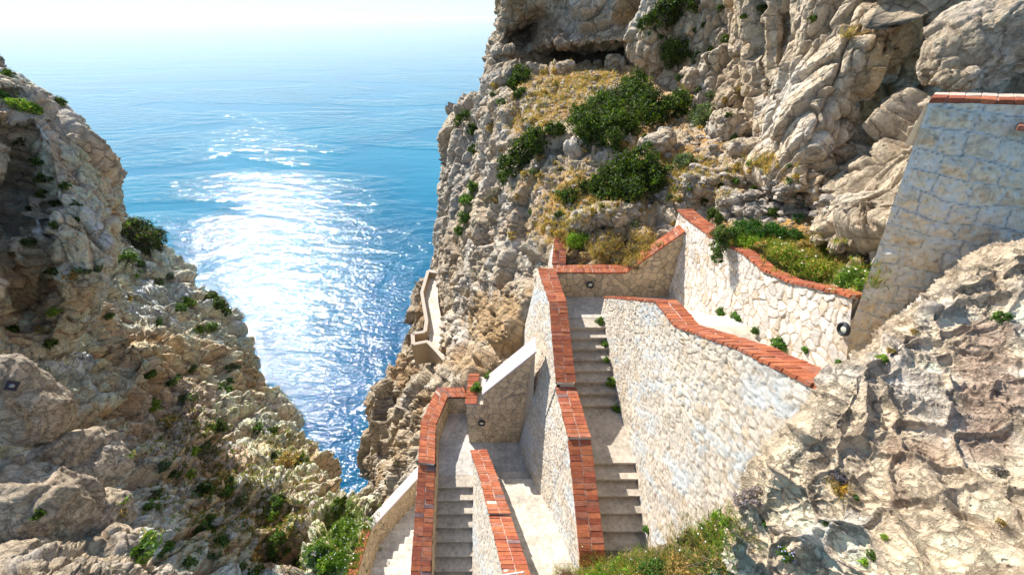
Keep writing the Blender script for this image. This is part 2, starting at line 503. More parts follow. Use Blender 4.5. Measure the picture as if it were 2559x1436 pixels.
patch('hillside', [
    [(1215, 150, 38), (1228, 145, 32), (1270, 160, 31), (1350, 168, 30.5), (1450, 168, 30.5), (1560, 165, 29.5), (1680, 140, 28), (1800, 150, 23), (1950, 160, 20)],
    [(1195, 200, 36), (1210, 205, 31), (1270, 190, 29), (1350, 185, 28.5), (1450, 180, 27), (1560, 178, 26), (1680, 200, 24), (1800, 225, 21), (1950, 260, 17)],
    [(1180, 260, 35), (1203, 265, 30), (1260, 260, 27), (1340, 255, 25.5), (1450, 250, 23.5), (1560, 250, 22), (1680, 260, 20.5), (1800, 290, 18), (1930, 330, 15.5)],
    [(1190, 350, 34), (1205, 350, 30), (1250, 350, 26), (1330, 350, 22.5), (1440, 340, 20), (1560, 340, 19), (1680, 340, 17.7), (1800, 360, 15.5), (1920, 400, 13.5)],
    [(1170, 440, 36), (1192, 440, 30), (1235, 440, 25), (1310, 440, 20.5), (1420, 430, 18), (1550, 430, 17), (1680, 420, 15.5), (1800, 430, 14), (1950, 450, 12.6)],
    [(1140, 540, 38), (1165, 540, 31), (1220, 540, 25), (1290, 530, 20), (1390, 520, 17), (1520, 510, 15.8), (1680, 500, 14.3), (1820, 500, 12.8), (2020, 500, 11.5)],
    [(1098, 640, 44), (1112, 640, 38), (1185, 630, 28), (1260, 620, 21), (1350, 610, 16.5), (1480, 590, 14.8), (1640, 570, 13.9), (1800, 560, 12.2), (2080, 560, 10.3)],
    [(1092, 730, 44), (1100, 730, 40), (1170, 720, 29), (1240, 710, 21), (1335, 690, 15.4), (1470, 655, 14.2), (1650, 640, 13.8), (1850, 612, 10.5), (2130, 640, 8.8)],
    [(1104, 820, 40), (1112, 820, 36), (1180, 810, 26), (1250, 790, 18.5), (1335, 760, 14.8), (1450, 720, 14.2), (1660, 700, 14.2), (1870, 670, 10.7), (2180, 730, 7.5)],
    [(1112, 895, 38), (1122, 893, 30), (1170, 890, 24), (1240, 860, 17), (1320, 830, 14.6), (1440, 790, 14.4), (1680, 780, 15), (1880, 750, 11), (2230, 800, 7.2)],
    [(1085, 960, 34), (1100, 960, 27), (1145, 960, 19), (1200, 930, 15.4), (1310, 890, 14.4), (1440, 880, 14.7), (1680, 860, 15), (1900, 830, 11), (2240, 860, 7.2)],
    [(1040, 1040, 30), (1060, 1040, 24), (1090, 1020, 18), (1120, 1010, 16.6), (1260, 960, 15.3), (1430, 960, 15), (1680, 900, 15), (1900, 880, 11), (2240, 900, 7.2)],
], 440, 470, [(2.8, 0.85, 0.4), (0.95, 0.26, 0.18), (0.32, 0.08, 0.06)], 11, M['rock'],
    'cream limestone hillside with dry ochre grass behind the stairs', rough=(0.9, 0.16), after=clamp_walls, soilf=soil_hill,
    col=dict(warm=0.45, grey=0.4, stain_shade=[(1250, 800, 90, 90, OCHRE, 0.7), (1310, 560, 60, 50, OCHRE, 0.5), (1700, 560, 60, 30, GREY, 0.6), (1165, 900, 60, 60, OCHRE, 0.5)]), cat='hillside')

patch('cliff', [
    [(1150, 228, 52), (1188, 240, 46), (1215, 245, 42), (1245, 250, 42)],
    [(1112, 292, 54), (1130, 300, 45), (1165, 300, 41), (1235, 300, 38)],
    [(1098, 400, 54), (1114, 400, 44), (1155, 400, 40), (1230, 400, 38)],
    [(1086, 490, 54), (1101, 490, 44), (1145, 490, 40), (1220, 490, 36)],
    [(1094, 580, 54), (1108, 580, 45), (1140, 580, 41), (1200, 580, 37)],
    [(1090, 680, 56), (1102, 680, 48), (1125, 680, 43), (1180, 680, 39)],
    [(1090, 770, 56), (1104, 770, 48), (1125, 760, 45), (1160, 760, 41)],
], 260, 90, [(4.5, 1.3, 0.5), (1.5, 0.6, 0.3), (0.55, 0.16, 0.1)], 23, M['rock_far'],
    'brown columned cliff edge dropping to the sea behind the hillside', stretch=(1, 1, 0.45), rough=(1.2, 0.25),
    col=dict(warm=0.6, grey=0.5, size=1.6))

patch('cliff', [
    [(1026, 700, 54), (1052, 700, 50), (1068, 700, 48), (1090, 710, 46), (1112, 720, 44)],
    [(1026, 800, 50), (1044, 800, 43), (1058, 800, 41), (1082, 800, 40.5), (1122, 800, 39)],
    [(1022, 875, 46), (1036, 875, 38.8), (1060, 885, 38), (1090, 900, 35.5), (1128, 915, 29)],
    [(935, 960, 48), (955, 955, 42), (1000, 950, 38), (1060, 950, 32), (1128, 955, 24)],
    [(912, 1050, 48), (928, 1050, 42), (980, 1040, 37), (1030, 1040, 29), (1092, 1020, 19)],
    [(900, 1150, 50), (916, 1150, 43), (955, 1150, 38), (1000, 1130, 28), (1064, 1085, 18.6)],
    [(905, 1240, 52), (922, 1240, 44), (950, 1240, 37), (985, 1200, 26), (1052, 1150, 19.6)],
    [(915, 1330, 52), (935, 1330, 44), (950, 1330, 33), (965, 1290, 24), (1010, 1230, 20)],
    [(915, 1430, 52), (930, 1430, 40), (950, 1410, 28), (970, 1350, 22), (1010, 1300, 20)],
], 400, 150, [(4.0, 1.5, 0.7), (1.3, 0.55, 0.3), (0.45, 0.15, 0.1)], 37, M['rock_far'],
    'tall brown rock pillars rising from the sea below the ledge path', stretch=(1, 1, 0.4), rough=(1.1, 0.22),
    bumps=[(975, 1040, 9, 140, 3.0), (1020, 960, 10, 60, 2.5)], col=dict(warm=0.7, grey=0.3, size=1.4, stain_shade=[(1010, 930, 40, 40, SOIL, .6)]))

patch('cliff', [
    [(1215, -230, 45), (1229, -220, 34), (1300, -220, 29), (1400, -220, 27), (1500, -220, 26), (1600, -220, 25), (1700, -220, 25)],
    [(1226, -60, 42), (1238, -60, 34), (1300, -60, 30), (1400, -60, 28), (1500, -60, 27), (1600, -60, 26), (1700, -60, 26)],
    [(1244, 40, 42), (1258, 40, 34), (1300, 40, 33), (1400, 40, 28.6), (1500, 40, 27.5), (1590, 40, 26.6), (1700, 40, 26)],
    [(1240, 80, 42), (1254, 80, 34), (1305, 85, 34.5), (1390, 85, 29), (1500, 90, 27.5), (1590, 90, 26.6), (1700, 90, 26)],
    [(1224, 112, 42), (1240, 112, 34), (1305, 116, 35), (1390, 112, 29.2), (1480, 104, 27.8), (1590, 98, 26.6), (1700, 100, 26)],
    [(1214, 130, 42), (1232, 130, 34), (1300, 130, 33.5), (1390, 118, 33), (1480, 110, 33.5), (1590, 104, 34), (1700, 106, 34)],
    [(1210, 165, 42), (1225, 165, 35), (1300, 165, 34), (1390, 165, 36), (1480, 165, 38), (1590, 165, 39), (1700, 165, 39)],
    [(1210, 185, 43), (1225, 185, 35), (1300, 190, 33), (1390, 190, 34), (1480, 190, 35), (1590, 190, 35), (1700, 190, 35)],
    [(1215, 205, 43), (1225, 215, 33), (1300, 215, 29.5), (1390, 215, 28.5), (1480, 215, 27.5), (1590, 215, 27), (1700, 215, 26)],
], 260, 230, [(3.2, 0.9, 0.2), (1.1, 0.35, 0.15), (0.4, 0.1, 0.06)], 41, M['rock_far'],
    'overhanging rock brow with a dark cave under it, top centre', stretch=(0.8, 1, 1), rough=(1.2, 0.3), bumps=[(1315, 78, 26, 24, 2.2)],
    col=dict(warm=0.85, grey=0.2, size=1.4, stain_shade=[(1330, 70, 70, 50, BROWN, 0.75), (1580, 50, 40, 60, OCHRE, 0.8), (1300, 20, 60, 30, OCHRE, 0.5), (1400, 110, 40, 30, BROWN, .6), (1500, 140, 150, 32, (0.12, 0.08, 0.05), .95)]))  # dark patches in the cave are its shade, painted into the rock colour

patch('cliff', [
    [(1575, -220, 30), (1592, -220, 24), (1700, -220, 21), (1800, -220, 18), (1960, -220, 15)],
    [(1592, -20, 30), (1603, -20, 24), (1700, -20, 21.5), (1800, -20, 19), (1960, -20, 16)],
    [(1572, 90, 30), (1582, 90, 24.5), (1680, 90, 22), (1780, 90, 20), (1960, 90, 17)],
    [(1578, 150, 30), (1587, 150, 25), (1680, 160, 22.5), (1790, 170, 20), (1960, 170, 17)],
    [(1590, 190, 30), (1602, 190, 26), (1690, 215, 23), (1800, 250, 19.5), (1960, 250, 17)],
    [(1600, 230, 30), (1610, 230, 27), (1690, 250, 24), (1800, 300, 20.5), (1960, 300, 17)],
], 230, 200, [(2.6, 0.8, 0.5), (0.9, 0.3, 0.24), (0.33, 0.09, 0.06)], 53, M['rock'],
    'pale rock slope with dark bushes right of the cave', stretch=(1, 1, 0.6), rot=0.5, rough=(0.9, 0.16), col=dict(warm=0.25, grey=0.55))

patch('cliff', [
    [(1835, -230, 19), (1850, -220, 13.5), (1950, -220, 11.5), (2100, -220, 10), (2250, -220, 9), (2420, -220, 8), (3900, -220, 7.5)],
    [(1828, -60, 19), (1842, -60, 14), (1950, -60, 12), (2100, -60, 10.3), (2250, -60, 9.3), (2400, -60, 8.6), (3900, -60, 8.3)],
    [(1832, 60, 19), (1845, 60, 14.5), (1950, 60, 12.2), (2100, 60, 10.4), (2230, 60, 9.6), (2400, 50, 9.6), (3900, 30, 9.5)],
    [(1850, 180, 19), (1862, 180, 14.5), (1950, 180, 12.2), (2080, 170, 10.4), (2200, 160, 10), (2320, 150, 10.2), (3900, 140, 10)],
    [(1858, 290, 19), (1872, 290, 14), (1940, 290, 12), (2050, 270, 10.3), (2160, 250, 10.8), (2300, 240, 11), (3900, 220, 10)],
    [(1870, 370, 18), (1884, 370, 13.2), (1950, 380, 11.7), (2040, 370, 10.2), (2130, 350, 10.9), (2260, 340, 11), (3900, 330, 10)],
    [(1880, 425, 17), (1893, 420, 12.9), (1960, 452, 11.4), (2035, 480, 10.1), (2110, 460, 10.7), (2180, 440, 11), (3900, 420, 10)],
    [(1900, 442, 17), (1910, 442, 13.8), (1972, 478, 12.4), (2045, 508, 11.2), (2110, 495, 11.5), (2180, 480, 11.6), (3900, 480, 10)],
    [(1920, 460, 19), (1930, 470, 16), (1990, 500, 15), (2050, 530, 14), (2120, 545, 13), (2200, 545, 12), (3900, 540, 10)],
], 520, 640, [(2.7, 0.8, 0.6), (0.95, 0.24, 0.22), (0.28, 0.05, 0.05)], 73, M['rock'],
    'huge pale overhanging rock wall filling the upper right', stretch=(1, 1, 0.5), rot=-0.3, rough=(0.7, 0.08),
    bumps=[(2190, 320, 90, 90, 0.9), (1950, 120, 22, 200, 0.7), (1905, 200, 14, 160, 0.5), (2290, 90, 120, 14, 0.7), (2050, 430, 25, 70, 0.8)],
    gain=1.15, col=dict(warm=0.35, grey=0.2, stain_shade=[(2200, 300, 100, 110, OCHRE, 0.85), (2270, 130, 130, 80, OCHRE, 0.7), (2090, 400, 60, 50, BROWN, 0.35), (2280, 260, 60, 90, BROWN, 0.4)]))

patch('cliff', [
    [(2296, 222, 10), (2310, 232, 9), (2335, 245, 8), (2365, 250, 7.7), (2460, 250, 7.6)],
    [(2200, 325, 10.3), (2216, 338, 9.2), (2262, 330, 8.4), (2320, 320, 7.8), (2440, 320, 7.5)],
    [(2110, 415, 10.6), (2130, 420, 9.4), (2190, 400, 8.8), (2270, 390, 8.1), (2400, 390, 7.4)],
    [(2048, 480, 10.8), (2064, 485, 9.4), (2130, 470, 8.8), (2220, 460, 8.1), (2370, 460, 7.3)],
    [(2034, 545, 10.7), (2048, 545, 9.3), (2120, 540, 8.5), (2200, 540, 8.0), (2340, 540, 7.1)],
    [(2012, 605, 10.5), (2024, 600, 9.2), (2080, 612, 8.4), (2170, 605, 7.8), (2330, 600, 7.0)],
    [(2040, 640, 10), (2052, 638, 9.4), (2100, 648, 8.8), (2170, 640, 8.1), (2320, 640, 7.2)],
    [(2060, 690, 10), (2070, 690, 9.8), (2100, 690, 9.3), (2180, 690, 8.6), (2330, 690, 7.5)],
], 260, 250, [(1.6, 0.75, 0.45), (0.6, 0.22, 0.16), (0.2, 0.05, 0.04)], 79, M['rock'],
    'white angular rock outcrop beside the tall ashlar wall', stretch=(1, 1, 0.8), rot=0.6, rough=(0.6, 0.09), col=dict(warm=0.12, grey=0.4))

# --- left side
patch('cliff', [
    [(-330, 60, 20), (-220, 70, 21), (-110, 90, 22), (-45, 120, 23), (-8, 136, 25), (-20, 160, 34)],
    [(-330, 200, 18), (-150, 200, 19), (-50, 200, 20), (30, 192, 21.5), (78, 210, 24), (60, 232, 34)],
    [(-330, 300, 16), (-150, 290, 17.5), (0, 270, 19), (95, 235, 21), (172, 283, 24), (150, 312, 34)],
    [(-330, 400, 15), (-150, 400, 17), (0, 390, 19), (140, 360, 21), (256, 370, 24), (235, 402, 34)],
    [(-330, 500, 14), (-150, 500, 16), (0, 500, 19.5), (160, 480, 20.5), (312, 480, 24), (290, 505, 34)],
    [(-330, 600, 13), (-150, 600, 15), (20, 600, 19.5), (170, 590, 20), (320, 560, 23), (296, 592, 31)],
    [(-330, 700, 12), (-150, 700, 14), (30, 700, 19.5), (170, 690, 20.5), (298, 650, 22), (280, 692, 29)],
    [(-330, 800, 11), (-150, 800, 13), (40, 800, 20), (160, 790, 21.5), (262, 740, 24), (250, 780, 28)],
    [(-330, 900, 10.5), (-150, 900, 13), (50, 900, 20), (150, 870, 23), (230, 820, 26), (220, 860, 29)],
], 330, 270, [(3.2, 0.95, 0.5), (1.2, 0.36, 0.22), (0.4, 0.1, 0.08)], 83, M['rock_far'],
    'rounded grey and ochre buttress on the left edge above the sea', bias=-0.25, stretch=(1, 1, 0.55), rough=(1.0, 0.16), flip=True, gain=1.45,
    bumps=[(40, 480, 45, 160, 3.0), (20, 240, 60, 22, 1.5), (110, 640, 12, 150, 1.5), (60, 760, 60, 60, 2)],
    col=dict(warm=0.4, grey=0.3, stain_shade=[(120, 280, 120, 60, GREY, 0.6), (60, 700, 80, 80, OCHRE, .5)]))

patch('cliff', [
    [(-60, 540, 38), (180, 530, 44), (250, 530, 45), (300, 536, 46), (332, 545, 48), (328, 570, 64)],
    [(-60, 620, 30), (200, 620, 37), (290, 620, 41), (350, 612, 44), (405, 605, 48), (395, 632, 64)],
    [(-80, 710, 25), (180, 715, 30), (300, 705, 36), (390, 698, 42), (484, 690, 49), (472, 722, 64)],
    [(-120, 800, 20), (190, 800, 27), (320, 800, 33), (450, 800, 39), (590, 798, 48), (578, 830, 64)],
    [(-160, 880, 17), (190, 880, 24.5), (340, 880, 29), (480, 880, 36), (621, 878, 46), (612, 905, 62)],
    [(-200, 960, 15), (200, 960, 22), (370, 960, 26.5), (510, 960, 34), (655, 955, 44), (645, 985, 60)],
    [(-220, 1040, 13), (210, 1050, 20), (390, 1050, 24), (550, 1045, 31), (722, 1032, 41), (710, 1062, 58)],
    [(-240, 1130, 11.5), (220, 1140, 18), (420, 1140, 22), (600, 1135, 28), (802, 1126, 37), (792, 1162, 52)],
    [(-260, 1220, 10.5), (230, 1230, 16), (440, 1230, 20), (640, 1225, 24.5), (858, 1200, 32), (858, 1230, 46)],
    [(-280, 1310, 9.6), (240, 1320, 14.5), (460, 1320, 18.5), (660, 1315, 21.5), (915, 1256, 27), (925, 1290, 38)],
    [(-300, 1400, 9), (250, 1410, 13.5), (480, 1400, 17.5), (680, 1400, 20), (895, 1345, 17.8), (945, 1310, 21)],
    [(-300, 1520, 8), (260, 1520, 12.5), (500, 1520, 16), (700, 1520, 18), (850, 1500, 16), (905, 1500, 16)],
], 540, 520, [(3.2, 1.6, 0.9), (1.1, 0.75, 0.45), (0.42, 0.24, 0.16)], 97, M['rock_far'],
    'rugged brown and cream cliff with green scrub, left of the stairs', bias=-0.5, stretch=(1, 1, 0.42), rot=0.25, rough=(0.8, 0.22), flip=True, gain=1.6, warp=0.12,
    bumps=[(430, 1020, 60, 90, 3.5), (560, 1100, 60, 60, 2.5), (320, 860, 30, 80, 2), (690, 1330, 60, 90, 2.2), (350, 700, 20, 90, 2), (730, 1200, 90, 60, -2)],
    col=dict(warm=0.35, grey=0.3, size=1.2, stain_shade=[(440, 1050, 110, 110, BROWN, 0.4), (560, 1150, 90, 70, BROWN, 0.4), (860, 1330, 70, 110, (0.16, 0.17, 0.06), 0.9), (560, 1290, 130, 90, SOIL, 0.5),
                                                    (160, 760, 130, 70, BROWN, 0.3), (250, 1300, 120, 60, BROWN, .6), (640, 900, 60, 90, OCHRE, .4), (700, 1360, 40, 60, BROWN, .7), (360, 900, 100, 90, OCHRE, .4)]))

patch('rubble_bank', [
    [(-120, 1440, 8), (60, 1410, 8), (160, 1400, 8.2), (260, 1410, 8.4), (360, 1425, 8.8), (470, 1470, 9.4)],
    [(-120, 1420, 7), (60, 1398, 6.6), (160, 1388, 6.8), (260, 1396, 7), (360, 1412, 7.4), (460, 1450, 8)],
    [(-120, 1480, 5.8), (60, 1440, 5.8), (160, 1430, 6), (260, 1440, 6.2), (360, 1460, 6.6), (460, 1500, 7.2)],
    [(-120, 1620, 5), (60, 1600, 5), (160, 1590, 5.2), (260, 1600, 5.5), (360, 1620, 6), (460, 1640, 6.6)],
], 120, 260, [(0.7, 0.3, 0.12), (0.25, 0.12, 0.06), (0.1, 0.04, 0.02)], 101, M['rock_near'],
    'sunlit yellow rubble ridge at the bottom left corner', flip=True, rough=(0.4, 0.06), col=dict(warm=0.5, grey=0.1, size=0.4), cat='rubble bank')

# --- foreground rock at the lower right
S = [(2680, 600, 4.4), (2560, 628, 4.4), (2470, 655, 4.4), (2375, 720, 4.35), (2290, 800, 4.3), (2200, 868, 4.2), (2112, 935, 3.95), (2078, 1000, 3.8), (2010, 1085, 3.7), (1925, 1180, 3.65),
     (1893, 1245, 3.7), (1832, 1298, 3.8), (1815, 1380, 3.9), (1828, 1480, 4.0), (1850, 1620, 4.1)]
rows = []
for f, dt, g in ((0.08, 2.6, 0), (0.0, 1.3, 0), (-0.015, 0.55, 0), (0.0, 0.0, 0), (0.08, 0, 0.10), (0.3, 0, 0.34), (0.6, 0, 0.66), (1.0, 0, 1.0), (1.4, 0, 1.2), (2.3, 0, 1.3)):
    r = []
    for j, (x, y, t) in enumerate(S):
        a = j / (len(S) - 1)
        cx, cy, ct = 2900 - 420 * a, 800 + 950 * a, 3.5 - 1.75 * a
        r.append((x + (cx - x) * f, y + (cy - y) * f, t + dt + (ct - t) * g))
    rows.append(r)
patch('rock_outcrop', rows, 560, 700, [(0.95, 0.12, 0.075), (0.34, 0.06, 0.06), (0.12, 0.017, 0.018), (0.05, 0.005, 0.003)], 131, M['rock_near'],
      'big cream foreground rock with brown crusted patches, lower right', stretch=(0.85, 0.85, 1.1), rot=-0.35, rough=(0.14, 0.014), flip=False, warp=0.14, tk=0.35,
      gain=1.3,
      col=dict(warm=0.1, grey=0.08, size=0.35, stain_shade=[(2470, 960, 110, 150, (0.40, 0.28, 0.20), 0.8), (2270, 1130, 70, 45, (0.42, 0.29, 0.2), 0.7), (2330, 1130, 45, 60, (0.36, 0.26, 0.18), .7),
                                                         (2250, 1240, 36, 60, (0.3, 0.2, 0.14), 0.6), (2130, 1330, 120, 60, WHITE, .6)]), cat='rock outcrop')

patch('earth_bank', [
    [(1310, 1500, 11), (1420, 1470, 10), (1520, 1440, 9), (1650, 1400, 8), (1760, 1350, 7), (1850, 1300, 6.4), (1960, 1270, 6)],
    [(1310, 1476, 9), (1420, 1446, 8.3), (1520, 1412, 7.4), (1650, 1362, 6.3), (1760, 1318, 5.5), (1850, 1262, 5.0), (1960, 1220, 4.9)],
    [(1310, 1530, 7.6), (1420, 1500, 7), (1520, 1470, 6.3), (1650, 1420, 5.5), (1760, 1370, 4.9), (1850, 1330, 4.5), (1960, 1300, 4.4)],
    [(1310, 1680, 6.3), (1420, 1650, 6), (1520, 1620, 5.4), (1650, 1560, 4.8), (1760, 1500, 4.5), (1850, 1450, 4.3), (1960, 1400, 4.2)],
], 130, 260, [(0.6, 0.14, 0.05), (0.2, 0.06, 0.02)], 127, M['rock_near'], 'scrubby earth bank at the foot of the near stairs', rough=(0.4, 0.05),
      col=dict(warm=0.8, grey=0.1, size=0.4, stain_shade=[(1650, 1400, 400, 120, (0.25, 0.16, 0.08), 0.8)]), flip=True, cat='earth bank')


# ground finder
def build_bvh():
    vs, fs, o = [], [], 0
    for P in TERR:
        Q = P[::2, ::2]
        nu, nv = Q.shape[:2]
        i = np.arange(nu * nv).reshape(nu, nv) + o
        fs += np.stack([i[:-1, :-1], i[1:, :-1], i[1:, 1:], i[:-1, 1:]], -1).reshape(-1, 4).tolist()
        vs += Q.reshape(-1, 3).tolist()
        o += nu * nv
    return BVHTree.FromPolygons(vs, fs)


BVH = build_bvh()


def hit(px, py):
    d = Vector(W(px, py, 1.0)).normalized()
    p, n, i, dist = BVH.ray_cast(Vector((0, 0, 0)), d)
    if p is None:
        return None
    if n.dot(d) > 0: n = -n
    return p, n, p.dot(Vector((0, CP, -SP)))


# ------------------------------------------------------------------ masonry
class Bag:
    def __init__(s): s.V = []; s.F = []; s.C = []; s.n = 0

    def add(s, V, F, c):
        V = np.asarray(V, float)
        s.V.append(V); s.F.append(np.asarray(F) + s.n); s.C.append(np.broadcast_to(np.asarray(c, float), V.shape)); s.n += len(V)

    def box(s, c8, c):
        s.add(c8, [(0, 3, 2, 1), (4, 5, 6, 7), (0, 1, 5, 4), (1, 2, 6, 5), (2, 3, 7, 6), (3, 0, 4, 7)], c)

    def obj(s, name, mat, parent=None, smooth=False, bevel=0):
        o = raw_obj(name, np.concatenate(s.V), np.concatenate(s.F), np.concatenate(s.C), mat, parent, smooth)
        if bevel:
            b = o.modifiers.new('bevel', 'BEVEL'); b.width = bevel; b.segments = 1; b.limit_method = 'ANGLE'
        return o


def slab(a, b, c, d, th):
    """box with top corners a,b,c,d (any heights) and thickness th downwards"""
    T = np.array([a, b, c, d], float); B = T.copy(); B[:, 2] -= th
    return np.concatenate([B, T])


def lerp(a, b, f): return np.asarray(a) * (1 - f) + np.asarray(b) * f


BR = [(0.39, 0.12, 0.055), (0.35, 0.105, 0.05), (0.42, 0.14, 0.065), (0.31, 0.09, 0.05), (0.38, 0.145, 0.085)]


def coping(stations, parent, pitch=0.122, rows=2, th=0.065, joint=0.009, over=0.03, white=0.002, dark=0.04, name='coping', seed=1):
    """bricks laid across a wall head. stations: list of (L(x,y,z), R(x,y,z))"""
    r = np.random.default_rng(seed)
    B = Bag(); Mo = Bag()
    for (L0, R0), (L1, R1) in zip(stations[:-1], stations[1:]):
        L0, R0, L1, R1 = map(lambda a: np.array(a, float), (L0, R0, L1, R1))
        ac0 = (R0 - L0) / np.linalg.norm(R0 - L0); ac1 = (R1 - L1) / np.linalg.norm(R1 - L1)
        l0, r0, l1, r1 = L0 - ac0 * over, R0 + ac0 * over, L1 - ac1 * over, R1 + ac1 * over
        ln = max(np.linalg.norm(l1 - l0), np.linalg.norm(r1 - r0))
        n = max(1, round(ln / pitch))
        dn = np.array([0, 0, -0.013])
        Mo.box(slab(L0 + dn, R0 + dn, R1 + dn, L1 + dn, th + 0.01), (0.50, 0.43, 0.36))
        for k in range(n):
            g = joint / ln * 0.5 * n
            f0, f1 = (k + g * 0.9) / n, (k + 1 - g * 0.9) / n
            off = r.normal(0, 0.004)
            for q in range(rows):
                w0 = q / rows + (0.012 if q else 0); w1 = (q + 1) / rows - (0.012 if q < rows - 1 else 0)
                sh = r.normal(0, 0.003, 3); sh[2] = r.normal(0, 0.0035)
                a = lerp(lerp(l0, r0, w0), lerp(l1, r1, w0), f0); b = lerp(lerp(l0, r0, w1), lerp(l1, r1, w1), f0)
                c = lerp(lerp(l0, r0, w1), lerp(l1, r1, w1), f1); d = lerp(lerp(l0, r0, w0), lerp(l1, r1, w0), f1)
                jt = r.normal(0, 0.0035, (4, 3))
                cc = np.array(BR[r.integers(5)]) * r.uniform(0.82, 1.15)
                u = r.random()
                wq = white[q] if isinstance(white, tuple) else white * 0.5
                if u < wq: cc = np.array((0.50, 0.36, 0.28)) * (1.35 if isinstance(white, tuple) else 1)
                elif u < wq + dark: cc = np.array((0.22, 0.13, 0.12))
                B.box(slab(a + sh + jt[0], b + sh + jt[1], c + sh + jt[2], d + sh + jt[3], th), cc)
    o = B.obj(name, M['brick'], parent, bevel=0.004)
    Mo.obj('mortar_bed', M['plaster'], o if False else parent)
    return o


